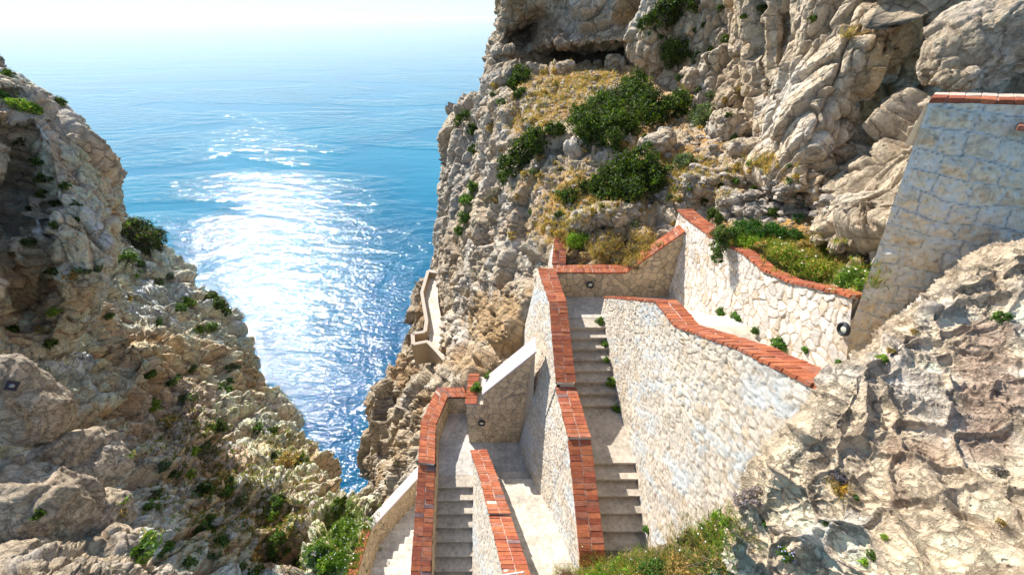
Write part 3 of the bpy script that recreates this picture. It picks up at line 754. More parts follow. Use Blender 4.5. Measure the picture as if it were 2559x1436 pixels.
def face(name, parent, top, bot, res=0.028, cell=0.26, style='rubble', seed=1, flip=False, aspect=1.0):
    """stone wall face between a top polyline and a bottom polyline (same count)"""
    top = np.array(top, float); bot = np.array(bot, float)
    seg = np.linalg.norm(np.diff((top + bot) / 2, axis=0), axis=1)
    s = np.concatenate([[0], np.cumsum(seg)])
    nu = max(3, int(s[-1] / res)); H = np.linalg.norm(top - bot, axis=1).max(); nv = max(3, int(H / res))
    u = np.linspace(0, s[-1], nu)
    T = np.stack([np.interp(u, s, top[:, k]) for k in range(3)], -1); B = np.stack([np.interp(u, s, bot[:, k]) for k in range(3)], -1)
    f = np.linspace(0, 1, nv)[None, :, None]
    P = T[:, None] * (1 - f) + B[:, None] * f
    n = normals(P)
    if flip: n = -n
    U = np.broadcast_to(u[:, None], (nu, nv)); V = P[..., 2]
    Q = np.stack([U / cell, V / (cell * aspect), np.zeros_like(U) + 0.5], -1)
    if style == 'ashlar':
        hh = cell * aspect
        wr = 0.34 * fbm(Q * 0.45, 3, seed) + 0.1 * U / hh
        row = np.floor(V / hh + wr)
        vv = (V / hh + wr) - row
        ww = cell * 1.35 * (0.8 + 0.5 * rnd(row.astype(np.int64) + 500, row.astype(np.int64) * 0, row.astype(np.int64) * 0, seed))
        cu = U / ww + rnd(row.astype(np.int64) + 900, row.astype(np.int64) * 0, row.astype(np.int64) * 0, seed + 3)
        cu = cu + 0.22 * np.sin(np.floor(cu) * 12.9) * 0 + 0.16 * fbm(Q * 0.9 + 9, 3, seed + 4)
        ci = np.floor(cu); cf = cu - ci
        e = np.minimum(np.minimum(cf, 1 - cf) * ww / hh, np.minimum(vv, 1 - vv)) * 2
        R = np.stack([rnd(ci.astype(np.int64) + 999, row.astype(np.int64) + 999, row.astype(np.int64) * 0, seed + k) for k in range(3)], -1)
    else:
        q2 = Q + np.stack([fbm(Q * 1.1, 2, seed + 50), fbm(Q * 1.1 + 40, 2, seed + 51), Q[..., 2] * 0], -1) * 0.22
        F1, F2, R, D = worley(q2 * np.array([1, 1, 0]) + np.array([0, 0, 0.5]), seed, 0.85)
        e = (F2 - F1) * 1.6
    rough = fbm(P / 0.09, 4, seed + 8, 0.6)
    big = fbm(P / 1.1, 3, seed + 12)
    if style == 'rubble':        # pointed polygonal stones, thin recessed joints
        st = sstep(0.05, 0.17, e)
        h = 0.016 * st + 0.009 * rough * st + 0.022 * (R[..., 0] - 0.5) * st
        C = mix3(np.broadcast_to(np.float32([0.46, 0.34, 0.22]), P.shape).copy(), (0.72, 0.65, 0.57), st)
        C = C * (0.78 + 0.42 * R[..., 1])[..., None]
        C = mix3(C, (0.60, 0.43, 0.25), sstep(0.72, 0.95, R[..., 2]) * st * 0.5)
    elif style == 'golden':      # the stones of the cross walls: tan with grey joints
        st = sstep(0.05, 0.2, e)
        h = 0.02 * st + 0.006 * rough * st
        C = mix3(np.broadcast_to(np.float32([0.30, 0.25, 0.20]), P.shape).copy(), (0.56, 0.43, 0.28), st)
        C = C * (0.8 + 0.4 * R[..., 1])[..., None]
    elif style == 'washed':      # rough render with blue-white limewash in patches
        st = sstep(0.04, 0.35, e)
        g1, g2, R2, D2 = worley(q2 * np.array([2.6, 2.6, 0]) + np.array([0, 0, 0.5]), seed + 60, 0.95)
        e2 = (g2 - g1) * 1.6
        st = sstep(0.03, 0.16, e); s2 = sstep(0.0, 0.14, e2)
        h = 0.014 * st + 0.010 * (R[..., 0] - .5) + 0.009 * s2 * st + 0.016 * (R2[..., 0] - .5) * s2 + 0.006 * rough
        C = mix3(np.broadcast_to(np.float32([0.44, 0.33, 0.22]), P.shape).copy(), (0.70, 0.60, 0.48), st)
        C = C * (0.84 + 0.3 * R[..., 1])[..., None] * (0.9 + 0.2 * R2[..., 1])[..., None]
        C = mix3(C, (0.30, 0.21, 0.13), np.exp(-(e2 / 0.07) ** 2) * 0.55)
        C = mix3(C, (0.62, 0.44, 0.25), sstep(0.86, 0.97, R[..., 2]) * st * 0.5)
        wn = fbm(np.stack([(V - 0.6 * U) / 0.55, U / 1.1, U * 0], -1), 6, seed + 31, 0.8)
        wsh = sstep(-0.08, 0.3, wn + 0.3 * rough) * sstep(-0.7, 0.1, big)
        C = mix3(C, (0.58, 0.64, 0.66), wsh * 0.62)
    else:                         # ashlar: big squared stones, raised pale joints
        st = sstep(0.08, 0.22, e)
        ridge = sstep(0.10, 0.05, e) * sstep(0.0, 0.03, e)
        h = 0.035 * ridge + 0.02 * rough * st + 0.07 * st * (R[..., 0] - 0.15) * sstep(0.1, 0.9, e) + 0.05 * np.abs(rough) * st * (0.3 + R[..., 1])
        h = h - 0.02 * np.exp(-(e / 0.035) ** 2)
        C = mix3(np.broadcast_to(np.float32([0.70, 0.71, 0.66]), P.shape).copy(), (0.84, 0.70, 0.50), st * sstep(-0.45, 0.35, rough + 0.8 * (R[..., 2] - 0.35)))
        C = mix3(C, (0.72, 0.73, 0.68), sstep(0.2, 0.9, big + 0.7 * rough) * 0.7)
        pit = fbm(P / 0.05, 3, seed + 44, 0.6)
        C = mix3(C, (0.38, 0.27, 0.17), sstep(0.3, 0.7, pit) * st * (0.25 + 0.5 * R[..., 0]))
        h = h - 0.018 * sstep(0.2, 0.7, pit) * st
        C = mix3(C, (0.40, 0.29, 0.17), sstep(0.55, 0.95, R[..., 2]) * st * sstep(-0.2, 0.4, rough) * 0.5)
        C = mix3(C, (0.2, 0.21, 0.22), np.exp(-(e / 0.04) ** 2) * 0.75)
    h = (h + 0.02 * big) * (0.15 + 0.85 * sstep(0, 0.15, U) * sstep(0, 0.15, s[-1] - U))
    P = P + n * h[..., None]
    return grid_obj(name, P, np.clip(C, 0.03, 0.8), M['stone'], parent, flip=not flip)


def core(parent, L, R, zbot, name='wall_core', col=(0.52, 0.45, 0.36)):
    """solid body behind the faces. L, R lists of (x,y,z) along the head; zbot list; 6 cm inside the faces"""
    B = Bag()
    n = len(L)
    for i in range(n - 1):
        a, b, c, d = [np.array(q, float) for q in (L[i], R[i], R[i + 1], L[i + 1])]
        T = np.array([a, b, c, d]) - np.array([0, 0, 0.075])
        cx = T.mean(0)
        Bt = T.copy(); Bt[:, 2] = [zbot[i], zbot[i], zbot[i + 1], zbot[i + 1]]
        B.box(np.concatenate([Bt, T]), col)
    return B.obj(name, M['plaster'], parent)


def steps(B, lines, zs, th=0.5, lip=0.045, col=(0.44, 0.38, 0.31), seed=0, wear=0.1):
    """lines: nosing lines [(L(x,y),R(x,y))...]; tread k lies between line k and k+1 at height zs[k];
    the slab reaches lip beyond line k (its nosing)."""
    r = np.random.default_rng(seed + 5)
    for k in range(len(lines) - 1):
        (l0, r0), (l1, r1) = lines[k], lines[k + 1]
        l0, r0, l1, r1 = [np.array(q, float) for q in (l0, r0, l1, r1)]
        z = zs[k]
        c = np.array(col) * r.uniform(1 - wear, 1 + wear * 0.6)
        B.box(slab((*l0, z - 0.05), (*r0, z - 0.05), (*r1, z - 0.05), (*l1, z - 0.05), th), c * 0.97)
        d = (l0 - l1) / (np.linalg.norm(l0 - l1) + 1e-9) * lip
        B.box(slab((*(l0 + d), z), (*(r0 + d), z), (*r1, z), (*l1, z), 0.048), c * 1.03)


def interp_line(pts, y):
    p = sorted(pts)
    return float(np.interp(y, [q[0] for q in p], [q[1] for q in p]))


# ---- long stair A: between the high divider and the tall washed wall
TR = [(11.7, 1.45), (9.9, 1.64), (7.7, 1.74), (6.05, 1.91), (3.9, 2.0), (1.0, 2.1)]      # (y, x) inner face of the divider
FX = [(11.7, 2.92), (10.4, 2.95), (7.6, 3.17), (6.0, 3.22), (4.3, 3.2), (1.0, 3.2)]
t = thing('staircase', 'grey concrete stair climbing between the brick-topped divider and the tall washed wall', 'staircase', (2.5, 6.0, -11.0))
B = Bag()
ys = [9.89 - 0.3 * k for k in range(8)]
lines = [((interp_line(TR, 11.9) - 0.15, 11.75), (5.6, 11.75)), ((interp_line(TR, 9.89) - 0.15, 10.35), (5.6, 10.35)), ]
L = lambda y: (interp_line(TR, y) - 0.12, y)
R_ = lambda y, o=0.12: (interp_line(FX, y) + o, y)
# upper landing as one slab
B.box(slab((1.3, 11.7, -8.17), (5.55, 11.7, -8.17), (5.55, 10.3, -8.17), (1.3, 10.3, -8.17), 0.3)[[0, 1, 2, 3, 4, 5, 6, 7]], (0.55, 0.50, 0.43))
lines = [(L(y), R_(y)) for y in [10.32] + ys + [6.08 + 0.0]]
nos = ys + [6.08] + [6.08 - 0.335 * k for k in range(1, 9)]
z = -8.17
zz = []
ln2 = []
# order from the top down: each tread runs back to the nosing above it
prev = 10.33
for k, y in enumerate(nos):
    if k <= 7: z = -8.17 - 0.17 * k
    else: z = -9.53 - 0.17 * (k - 8)
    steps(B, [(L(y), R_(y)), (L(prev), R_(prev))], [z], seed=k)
    prev = y
B.obj('steps', M['concrete'], t, bevel=0.006)
B = Bag()
B.box(slab((-0.4, 3.55, -11.06), (3.3, 3.45, -11.06), (3.3, 0.5, -11.06), (-0.4, 0.5, -11.06), 0.4), (0.55, 0.5, 0.43))
B.obj('landing', M['concrete'], t)

# ---- upper stair U behind the washed wall
t = thing('staircase', 'sun-bleached upper stair between the red-topped parapet and the white rubble wall', 'staircase', (4.6, 8.0, -8.0))
B = Bag()
y = 10.62; z = -8.17; prev_nos = None
for k in range(13):
    z += 0.17
    steps(B, [((3.4, y), (5.58, y)), ((3.4, y - 0.262), (5.58, y - 0.262))], [z], seed=40 + k, col=(0.66, 0.61, 0.53), th=1.0)
    y -= 0.262
B.box(slab((3.4, y, z), (5.58, y, z), (5.58, 5.95, z), (3.4, 5.95, z), 0.9), (0.56, 0.48, 0.38))
y = 5.95
for k in range(3):
    z += 0.17
    steps(B, [((3.4, y), (5.58, y)), ((3.4, y - 0.27), (5.58, y - 0.27))], [z], seed=60 + k, col=(0.66, 0.61, 0.53), th=1.0)
    y -= 0.27
B.box(slab((3.4, y, z), (5.58, y, z), (5.58, 3.4, z), (3.4, 3.4, z), 0.9), (0.55, 0.45, 0.33))
for k in range(4):
    z += 0.17
    steps(B, [((3.4, 3.4 - .3 * k), (5.58, 3.4 - .3 * k)), ((3.4, 3.1 - .3 * k), (5.58, 3.1 - .3 * k))], [z], seed=70 + k, th=1.0)
B.obj('steps', M['concrete'], t, bevel=0.006)

# ---- divider wall T
t = thing('divider_wall', 'tall divider wall with double row of red coping bricks between the two long stairs', 'wall', (1.4, 7.0, -12.6))
sT = [((0.92, 11.75, -7.13), (1.45, 11.75, -7.13)), ((1.17, 9.9, -7.2), (1.64, 9.9, -7.2)), ((1.24, 7.7, -8.36), (1.74, 7.7, -8.36))]
sT2 = [((1.24, 7.69, -8.52), (1.75, 7.69, -8.52)), ((1.41, 6.08, -8.52), (1.91, 6.08, -8.52))]
sT3 = [((1.41, 6.07, -8.6), (1.91, 6.07, -8.6)), ((1.5, 4.05, -9.66), (2.0, 4.05, -9.66))]
sT4 = [((1.5, 4.05, -9.66), (2.0, 4.05, -9.66)), ((1.51, 3.85, -9.85), (2.01, 3.85, -9.85))]
coping(sT, t, seed=1, dark=0.02); coping(sT2, t, seed=2); coping(sT3, t, seed=3, dark=0.08, name='coping'); coping(sT4, t, seed=31, th=0.12)
tl = [(0.92, 11.8, -7.2), (1.17, 9.9, -7.27), (1.24, 7.7, -8.42), (1.25, 7.69, -8.58), (1.41, 6.08, -8.6), (1.42, 6.06, -8.66), (1.5, 4.05, -9.72), (1.51, 3.86, -9.9)]
bl = [(-0.1, 11.8, -13.2), (0.0, 9.9, -13.0), (0.44, 7.7, -12.9), (0.45, 7.69, -12.9), (1.03, 6.08, -12.2), (1.04, 6.06, -12.2), (1.58, 4.05, -11.3), (1.6, 3.86, -11.2)]
face('stone_face', t, tl, bl, res=0.026, cell=0.17, style='washed', seed=5, flip=True)
core(t, [(a[0] + .1, a[1], a[2]) for a in tl], [(1.43, 11.8, -7.2), (1.62, 9.9, -7.27), (1.72, 7.7, -8.42), (1.73, 7.69, -8.58), (1.89, 6.08, -8.6), (1.89, 6.06, -8.66), (1.98, 4.05, -9.72), (1.98, 3.88, -9.9)],
     [-9.3, -9.3, -10.5, -10.5, -10.6, -10.6, -11.3, -11.3])
face('stone_end', t, [(1.5, 3.84, -9.93), (2.0, 3.84, -9.93)], [(1.58, 3.84, -11.3), (2.0, 3.84, -11.3)], cell=0.2, style='golden', seed=6, flip=True)

# ---- tall washed wall F
t = thing('retaining_wall', 'tall limewashed stone wall with stepped red coping right of the long stair', 'wall', (3.2, 6.5, -9.6))
FT = [(2.98, 10.5, -7.42), (3.17, 7.1, -5.12), (3.2, 6.05, -4.95), (3.2, 4.2, -3.83), (3.2, 2.5, -2.98)]
st = [((a, b, c), (a + 0.42, b, c)) for a, b, c in FT]
coping(st[:2], t, seed=4, white=0.0, dark=0.0)
coping(st[1:3], t, seed=5, dark=0.0)
coping(st[2:], t, seed=6, dark=0.0, white=0.002)
bt = [(2.95, 10.5, -8.3), (3.18, 7.1, -9.6), (3.22, 6.05, -9.7), (3.2, 4.2, -10.7), (3.2, 2.62, -11.3)]
face('stone_face', t, [(a, b, c - 0.07) for a, b, c in FT], bt, res=0.028, cell=0.2, style='washed', seed=15, flip=True)
core(t, [(a + .08, b, c) for a, b, c in FT], [(a + .42, b, c) for a, b, c in FT], [-8.5, -8.5, -8.5, -8.5, -8])

# ---- back wall of the upper landing
t = thing('landing_wall', 'shaded tan rubble wall with red coping behind the upper landing', 'wall', (3.5, 11.6, -8.17))
bw = [((1.45, 11.55, -7.13), (1.45, 12.0, -7.13)), ((2.0, 11.55, -7.15), (2.0, 12.0, -7.15)), ((3.85, 11.5, -7.12), (3.85, 11.95, -7.12))]
bw2 = [((3.85, 11.5, -7.12), (3.85, 11.95, -7.12)), ((5.46, 11.5, -5.6), (5.46, 11.95, -5.6))]
coping(bw, t, seed=7, dark=0.0, white=0.002); coping(bw2, t, seed=8, dark=0.0, white=0.002)
face('stone_face', t, [(1.4, 11.53, -7.2), (3.85, 11.52, -7.19), (5.5, 11.52, -5.67)], [(1.4, 11.53, -8.25), (3.85, 11.52, -8.25), (5.5, 11.52, -8.25)], cell=0.24, style='golden', seed=17, flip=True, res=0.024)
core(t, [(1.45, 11.6, -7.13), (3.85, 11.6, -7.12), (5.46, 11.6, -5.6)], [(1.45, 12.0, -7.13), (3.85, 11.95, -7.12), (5.46, 11.95, -5.6)], [-9, -9, -9])
t = thing('parapet_wall', 'short low wall with red bricks edging the dry plant bed', 'wall', (1.7, 12.6, -7.5))
coping([((1.42, 12.02, -7.1), (1.85, 12.02, -7.1)), ((1.62, 13.5, -6.55), (1.95, 13.5, -6.55))], t, seed=9, dark=0)
face('stone_face', t, [(1.42, 12.0, -7.17), (1.62, 13.5, -6.62)], [(1.2, 12.0, -8.5), (1.4, 13.5, -8.0)], cell=0.18, style='washed', seed=19, flip=True)
core(t, [(1.5, 12.0, -7.1), (1.7, 13.5, -6.55)], [(1.83, 12.0, -7.1), (1.93, 13.5, -6.55)], [-8.5, -8.2])

# ---- right rubble wall RW
t = thing('rubble_wall', 'long white rubble wall with wavy red coping below the green plants', 'wall', (5.5, 8.5, -8.17))
RT = [(12.35, -5.22), (11.4, -5.15), (9.75, -4.92), (9.3, -4.9), (8.9, -4.72), (8.3, -4.58), (7.4, -4.5), (6.6, -4.28), (6.0, -4.0), (5.55, -3.8), (5.26, -3.68)]
wd = [0.45, 0.45, 0.45] + [0.24] * 8
s1 = [((5.47, y, z), (5.47 + w_, y, z)) for (y, z), w_ in zip(RT, wd)]
coping(s1[:3], t, seed=10, dark=0); coping([((5.47, y, z), (5.71, y, z)) for (y, z) in RT[3:]], t, seed=11, rows=1, dark=0, white=0)
rb = [-8.25, -8.25, -7.9, -7.6, -7.4, -7.1, -6.2, -6.1, -6.0, -5.6, -5.6]
face('stone_face', t, [(5.5, y, z - 0.07) for y, z in RT], [(5.5, y if y > 5.3 else 4.3, z) for (y, _), z in zip(RT, rb)], cell=0.23, style='rubble', seed=21, res=0.024, flip=True)
core(t, [(5.58, y, z) for y, z in RT], [(5.7, y, z) for y, z in RT], [z - 0.3 for z in rb])

# ---- tall ashlar wall, upper right
t = thing('ashlar_wall', 'high leaning ashlar wall washed pale blue with red and white coping, right edge', 'wall', (6.5, 5.2, -5.0))
A0, A1 = np.array([5.86, 6.12, -0.93]), np.array([13.0, 4.82, -0.93])
B0, B1 = np.array([5.47, 4.75, -5.3]), np.array([13.0, 3.4, -5.3])
bk = np.array([0.5, 0.5, 0])
coping([(A0 + bk * 0, A0 + bk), (A1 + bk * 0, A1 + bk)], t, seed=12, rows=2, white=(0.0, 1.2), pitch=0.2, dark=0)
face('stone_face', t, [A0 - [0, 0, .07], A1 - [0, 0, .07]], [B0, B1], cell=0.36, aspect=0.74, style='ashlar', seed=23, res=0.02, flip=True)
core(t, [A0 + [.05, .08, 0], A1 + [0, .08, 0]], [A0 + bk, A1 + bk], [-1.6, -1.6])
# left return of the leaning wall
face('side_face', t, [A0 + [1.7, 0.9, -.07], A0 - [-.02, -.02, .07]], [B0 + [2.2, 0.9, 0], B0 + [.02, .02, 0]], cell=0.4, aspect=0.8, style='ashlar', seed=24, res=0.05, flip=True)
t = thing('brick_stub', 'stub of red bricks jutting from the ashlar wall at the right edge', 'brick stub', W(2560, 312, 5.4))
coping([(W(2548, 314, 5.35), W(2552, 300, 5.6)), (W(2680, 322, 5.2), W(2680, 306, 5.45))], t, seed=13, pitch=0.2, white=0, dark=0, rows=1)

# ---- second landing, stairs B and C
W2R = [(7.95, -0.86), (5.18, -0.05), (3.65, 0.36), (2.0, 0.65)]
TB = [(9.3, 0.15), (7.5, 0.51), (6.0, 1.05), (4.3, 1.58), (2.0, 1.7)]
C3 = [(7.4, -2.5), (4.8, -2.4), (1.0, -2.3)]
t = thing('staircase', 'bright lower stair with few shadows between two brick-topped walls', 'staircase', (0.6, 6.0, -12.7))
B = Bag()
Bl = lambda y: (interp_line(W2R, y) - 0.2, y)
Br = lambda y: (interp_line(TB, y) + 0.25, y)
y = 7.55; z = -12.63
for k in range(9):
    z += 0.17
    steps(B, [(Bl(y), Br(y)), (Bl(y - 0.355), Br(y - 0.355))], [z], seed=80 + k, col=(0.60, 0.54, 0.45), th=1.0)
    y -= 0.355
B.box(slab((*Bl(y), z), (*Br(y), z), (*Br(1.5), z), (*Bl(1.5), z), 0.9), (0.58, 0.52, 0.43))
B.obj('steps', M['concrete'], t, bevel=0.006)
t = thing('staircase', 'shaded lower stair climbing to the landing with the pier wall', 'staircase', (-1.9, 6.0, -14.0))
B = Bag()
B.box(slab((-2.75, 10.2, -12.63), (0.5, 10.2, -12.63), (0.75, 7.56, -12.63), (-2.75, 7.56, -12.63), 0.4), (0.54, 0.50, 0.45))
Cl = lambda y: (interp_line(C3, y) - 0.15, y)
Cr = lambda y: (-1.1, y)
prev = 7.56
for k in range(13):
    y = 7.2 - 0.333 * k
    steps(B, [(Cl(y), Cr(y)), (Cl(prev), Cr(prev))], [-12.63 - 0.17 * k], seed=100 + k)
    prev = y
B.box(slab((-5.2, prev, -14.84), (-1.1, prev, -14.84), (-1.1, 0.5, -14.84), (-5.2, 0.5, -14.84), 0.4), (0.55, 0.5, 0.43))
B.obj('steps', M['concrete'], t, bevel=0.006)

# ---- W2: wall between B and C
t = thing('divider_wall', 'slim wall with red coping dividing the bright and the shaded lower stairs', 'wall', (-0.8, 6.0, -13.5))
s2 = [((-1.34, 7.88, -11.7), (-0.86, 7.9, -11.7)), ((-0.90, 6.5, -11.02), (-0.43, 6.5, -11.02)), ((-0.56, 5.2, -10.38), (-0.06, 5.2, -10.38))]
s3 = [((-0.56, 5.19, -10.46), (-0.06, 5.19, -10.46)), ((-0.16, 3.6, -9.64), (0.36, 3.6, -9.64)), ((0.1, 2.2, -9.0), (0.62, 2.2, -9.0))]
coping(s2, t, seed=14, white=0.002); coping(s3, t, seed=15)
tl = [(-1.33, 7.86, -11.77), (-0.90, 6.5, -11.1), (-0.56, 5.2, -10.48), (-0.16, 3.6, -9.7), (0.1, 2.2, -9.05)]
bl = [(-1.27, 7.86, -12.75), (-1.24, 6.5, -13.2), (-1.2, 5.2, -13.9), (-1.15, 3.6, -14.7), (-1.1, 2.2, -14.9)]
face('stone_face', t, tl, bl, cell=0.17, style='washed', seed=25, flip=True)
core(t, [(a + .07, b, c) for a, b, c in tl], [(-0.88, 7.86, -11.77), (-0.45, 6.5, -11.1), (-0.08, 5.2, -10.48), (0.34, 3.6, -9.7), (0.6, 2.2, -9.05)], [-12.9, -12.9, -12.9, -12.5, -12.5])

# ---- pier wall P with sloping grey coping
t = thing('pier_wall', 'shaded tan stone wall with sloping grey coping and round lamp', 'wall', (-0.6, 8.9, -12.63))
PTp = [(-1.52, 8.8, -10.62), (-0.95, 8.8, -10.58), (-0.93, 8.8, -10.1), (0.62, 8.8, -8.35)]
face('stone_face', t, PTp, [(-1.52, 8.8, -12.7), (-0.95, 8.8, -12.7), (-0.93, 8.8, -12.7), (0.25, 8.8, -12.7)], cell=0.24, style='golden', seed=27, res=0.024, flip=True)
face('side_face', t, [(-1.53, 10.2, -10.62), (-1.53, 8.8, -10.62)], [(-1.53, 10.2, -12.7), (-1.53, 8.8, -12.7)], cell=0.24, style='golden', seed=28, res=0.03, flip=True)
core(t, [(-1.48, 8.87, -10.6), (-0.95, 8.87, -10.6)], [(-1.48, 10.1, -10.6), (-0.95, 10.1, -10.6)], [-12.7, -12.7])
core(t, [(-0.93, 8.87, -10.1), (0.7, 8.87, -8.25)], [(-0.93, 9.35, -10.1), (0.7, 9.35, -8.25)], [-12.7, -12.7])
B = Bag(); B.box(slab((-0.97, 8.72, -10.03), (0.72, 8.72, -8.14), (0.72, 9.4, -8.14), (-0.97, 9.4, -10.03), 0.09), (0.52, 0.44, 0.42))
B.obj('cement_coping', M['plaster'], t, bevel=0.01)
coping([((-1.52, 8.78, -10.55), (-1.2, 8.78, -10.55)), ((-1.52, 10.15, -10.55), (-1.2, 10.15, -10.55))], t, seed=16, rows=1, dark=0)

# ---- W3: wall left of C and behind landing 2
t = thing('outer_wall', 'outer stair wall with red brick coping turning round the lower landing', 'wall', (-2.8, 7.0, -14.0))
s4 = [((-1.55, 10.5, -11.68), (-1.55, 10.08, -11.68)), ((-2.83, 10.5, -11.68), (-2.42, 10.08, -11.68)), ((-3.15, 8.95, -11.68), (-2.67, 8.83, -11.68)), ((-2.95, 7.42, -11.68), (-2.46, 7.36, -11.68))]
s5 = [((-2.95, 7.41, -11.8), (-2.46, 7.36, -11.8)), ((-2.84, 4.82, -13.08), (-2.33, 4.82, -13.08)), ((-2.7, 2.5, -14.2), (-2.2, 2.5, -14.2))]
coping(s4, t, seed=17, white=0.002); coping(s5, t, seed=18, dark=0.12)
face('inner_face', t, [(-1.5, 10.06, -11.75), (-2.42, 10.06, -11.75), (-2.65, 8.83, -11.75), (-2.44, 7.36, -11.8), (-2.32, 4.82, -13.14), (-2.2, 2.5, -14.25)],
     [(-1.5, 10.06, -12.7), (-2.42, 10.06, -12.7), (-2.65, 8.83, -12.7), (-2.44, 7.36, -12.75), (-2.32, 4.82, -14.3), (-2.2, 2.5, -15)], cell=0.2, style='golden', seed=29, flip=False, res=0.03)
face('outer_face', t, [(-2.85, 10.5, -11.75), (-3.16, 8.95, -11.75), (-2.96, 7.42, -11.85), (-2.85, 4.82, -13.14), (-2.72, 2.5, -14.25)],
     [(-3.0, 10.5, -18.5), (-3.2, 8.95, -18), (-3.15, 7.42, -17.2), (-3.05, 4.82, -15.8), (-3.0, 2.5, -15)], cell=0.17, style='washed', seed=30, flip=True, res=0.035)
core(t, [(-1.55, 10.47, -11.68), (-2.8, 10.47, -11.68), (-3.1, 8.95, -11.68), (-2.9, 7.42, -11.8), (-2.8, 4.82, -13.08), (-2.66, 2.5, -14.2)],
     [(-1.55, 10.14, -11.68), (-2.5, 10.14, -11.68), (-2.72, 8.83, -11.68), (-2.52, 7.36, -11.8), (-2.4, 4.82, -13.08), (-2.28, 2.5, -14.2)], [-13, -13, -14, -14.5, -15, -15])

# ---- stair D and its parapet
t = thing('staircase', 'lowest stair with a zigzag shadow dropping away at the bottom edge', 'staircase', (-4.2, 6.0, -16.5))
B = Bag()
Dl = [(3.0, -5.1), (7.3, -5.2), (10.0, -4.3), (14, -2.9)]
Dr = [(3.0, -2.9), (14, -2.9)]
y = 3.3; z = -14.84
for k in range(26):
    z -= 0.17
    steps(B, [((interp_line(Dl, y) - .1, y + .33), (-2.9, y + .33)), ((interp_line(Dl, y) - .1, y), (-2.9, y))], [z], seed=140 + k, col=(0.60, 0.55, 0.48), th=0.8)
    y += 0.33
B.obj('steps', M['concrete'], t, bevel=0.006)
t = thing('parapet_wall', 'stone parapet with grey cement coping left of the lowest stair', 'wall', (-5.0, 8.0, -16.5))
B = Bag()
B.box(slab((-5.50, 7.66, -15.83), (-5.22, 7.3, -15.70), (-4.22, 10.1, -17.12), (-4.42, 11.05, -17.6), 0.09), (0.52, 0.44, 0.42))
B.box(slab((-4.42, 11.05, -17.6), (-4.22, 10.1, -17.12), (-3.4, 13, -18.5), (-3.6, 13.6, -18.8), 0.09), (0.52, 0.44, 0.42))
B.obj('cement_coping', M['plaster'], t, bevel=0.01)
coping([((-5.32, 4.0, -14.2), (-5.02, 4.0, -14.2)), ((-5.34, 5.6, -14.88), (-5.04, 5.6, -14.88)), ((-5.5, 7.6, -15.75), (-5.24, 7.3, -15.66))], t, seed=19, rows=1, dark=0, white=0)
face('inner_face', t, [(-5.0, 4.0, -14.27), (-5.02, 5.6, -14.95), (-5.24, 7.32, -15.78), (-4.24, 10.1, -17.2), (-3.4, 13, -18.6)],
     [(-4.95, 4.0, -16.2), (-4.97, 5.6, -17), (-5.1, 7.32, -17.8), (-4.15, 10.1, -19.2), (-3.3, 13, -20.5)], cell=0.2, style='golden', seed=33, flip=True, res=0.03)
core(t, [(-5.32, 4.0, -14.2), (-5.34, 5.6, -14.9), (-5.5, 7.6, -15.8), (-4.42, 11.0, -17.6)], [(-5.06, 4.0, -14.2), (-5.09, 5.6, -14.9), (-5.3, 7.32, -15.7), (-4.3, 10.2, -17.2)], [-17, -17.6, -18.5, -20])


# ---- far ledge path
def far_path():
    t = thing('ledge_path', 'narrow concrete ledge path with low parapet hugging the distant cliff', 'path', WZ(1085, 800, -23.5))
    inner = [(1098, 680, -23.6), (1094, 740, -23.3), (1104, 800, -23.0), (1112, 835, -22.9), (1128, 880, -22.5)]
    left = [(1075, 682, -23.6), (1061, 740, -23.3), (1070, 800, -23.0), (1071, 845, -22.9), (1104, 895, -22.5)]
    B = Bag()
    I = catmull(np.array([WZ(*p) for p in inner]), 16); Lf = catmull(np.array([WZ(*p) for p in left]), 16)
    for k in range(15):
        zk = (I[k][2] + I[k + 1][2]) / 2
        q = [np.array([*p[:2], zk]) for p in (Lf[k], I[k], I[k + 1], Lf[k + 1])]
        B.box(slab(*q, 0.8), (0.66, 0.59, 0.48))
    B.obj('steps', M['concrete'], t)
    out = [(1070, 677, -22.85), (1054, 731, -22.6), (1066, 802, -22.3), (1062, 829, -22.2), (1031, 834, -22.2), (1033, 860, -22.2), (1069, 853, -22.1), (1094, 879, -21.9), (1120, 909, -21.7)]
    O = np.array([WZ(*p) for p in out])
    B = Bag(); C = Bag()
    for a, b in zip(O[:-1], O[1:]):
        d = b - a; n = np.array([-d[1], d[0], 0]); n = n / np.linalg.norm(n) * 0.13
        B.box(slab(a + n, a - n, b - n, b + n, 2.2), (0.44, 0.33, 0.21))
        C.box(slab(a + n * 1.2 + [0, 0, .06], a - n * 1.2 + [0, 0, .06], b - n * 1.2 + [0, 0, .06], b + n * 1.2 + [0, 0, .06], 0.1), (0.50, 0.42, 0.34))
    a, b = WZ(1070, 677, -22.85), WZ(1096, 681, -22.85)
    B.box(slab(a + [0, .2, 0], a - [0, .2, 0], b - [0, .2, 0], b + [0, .2, 0], 1.5), (0.5, 0.38, 0.24))
    C.box(slab(a + [0, .22, .06], a - [0, .22, -.06], b - [0, .22, -.06], b + [0, .22, .06], .12), (0.56, 0.49, 0.42))
    B.obj('parapet', M['stone'], t); C.obj('parapet_coping', M['plaster'], t)


far_path()


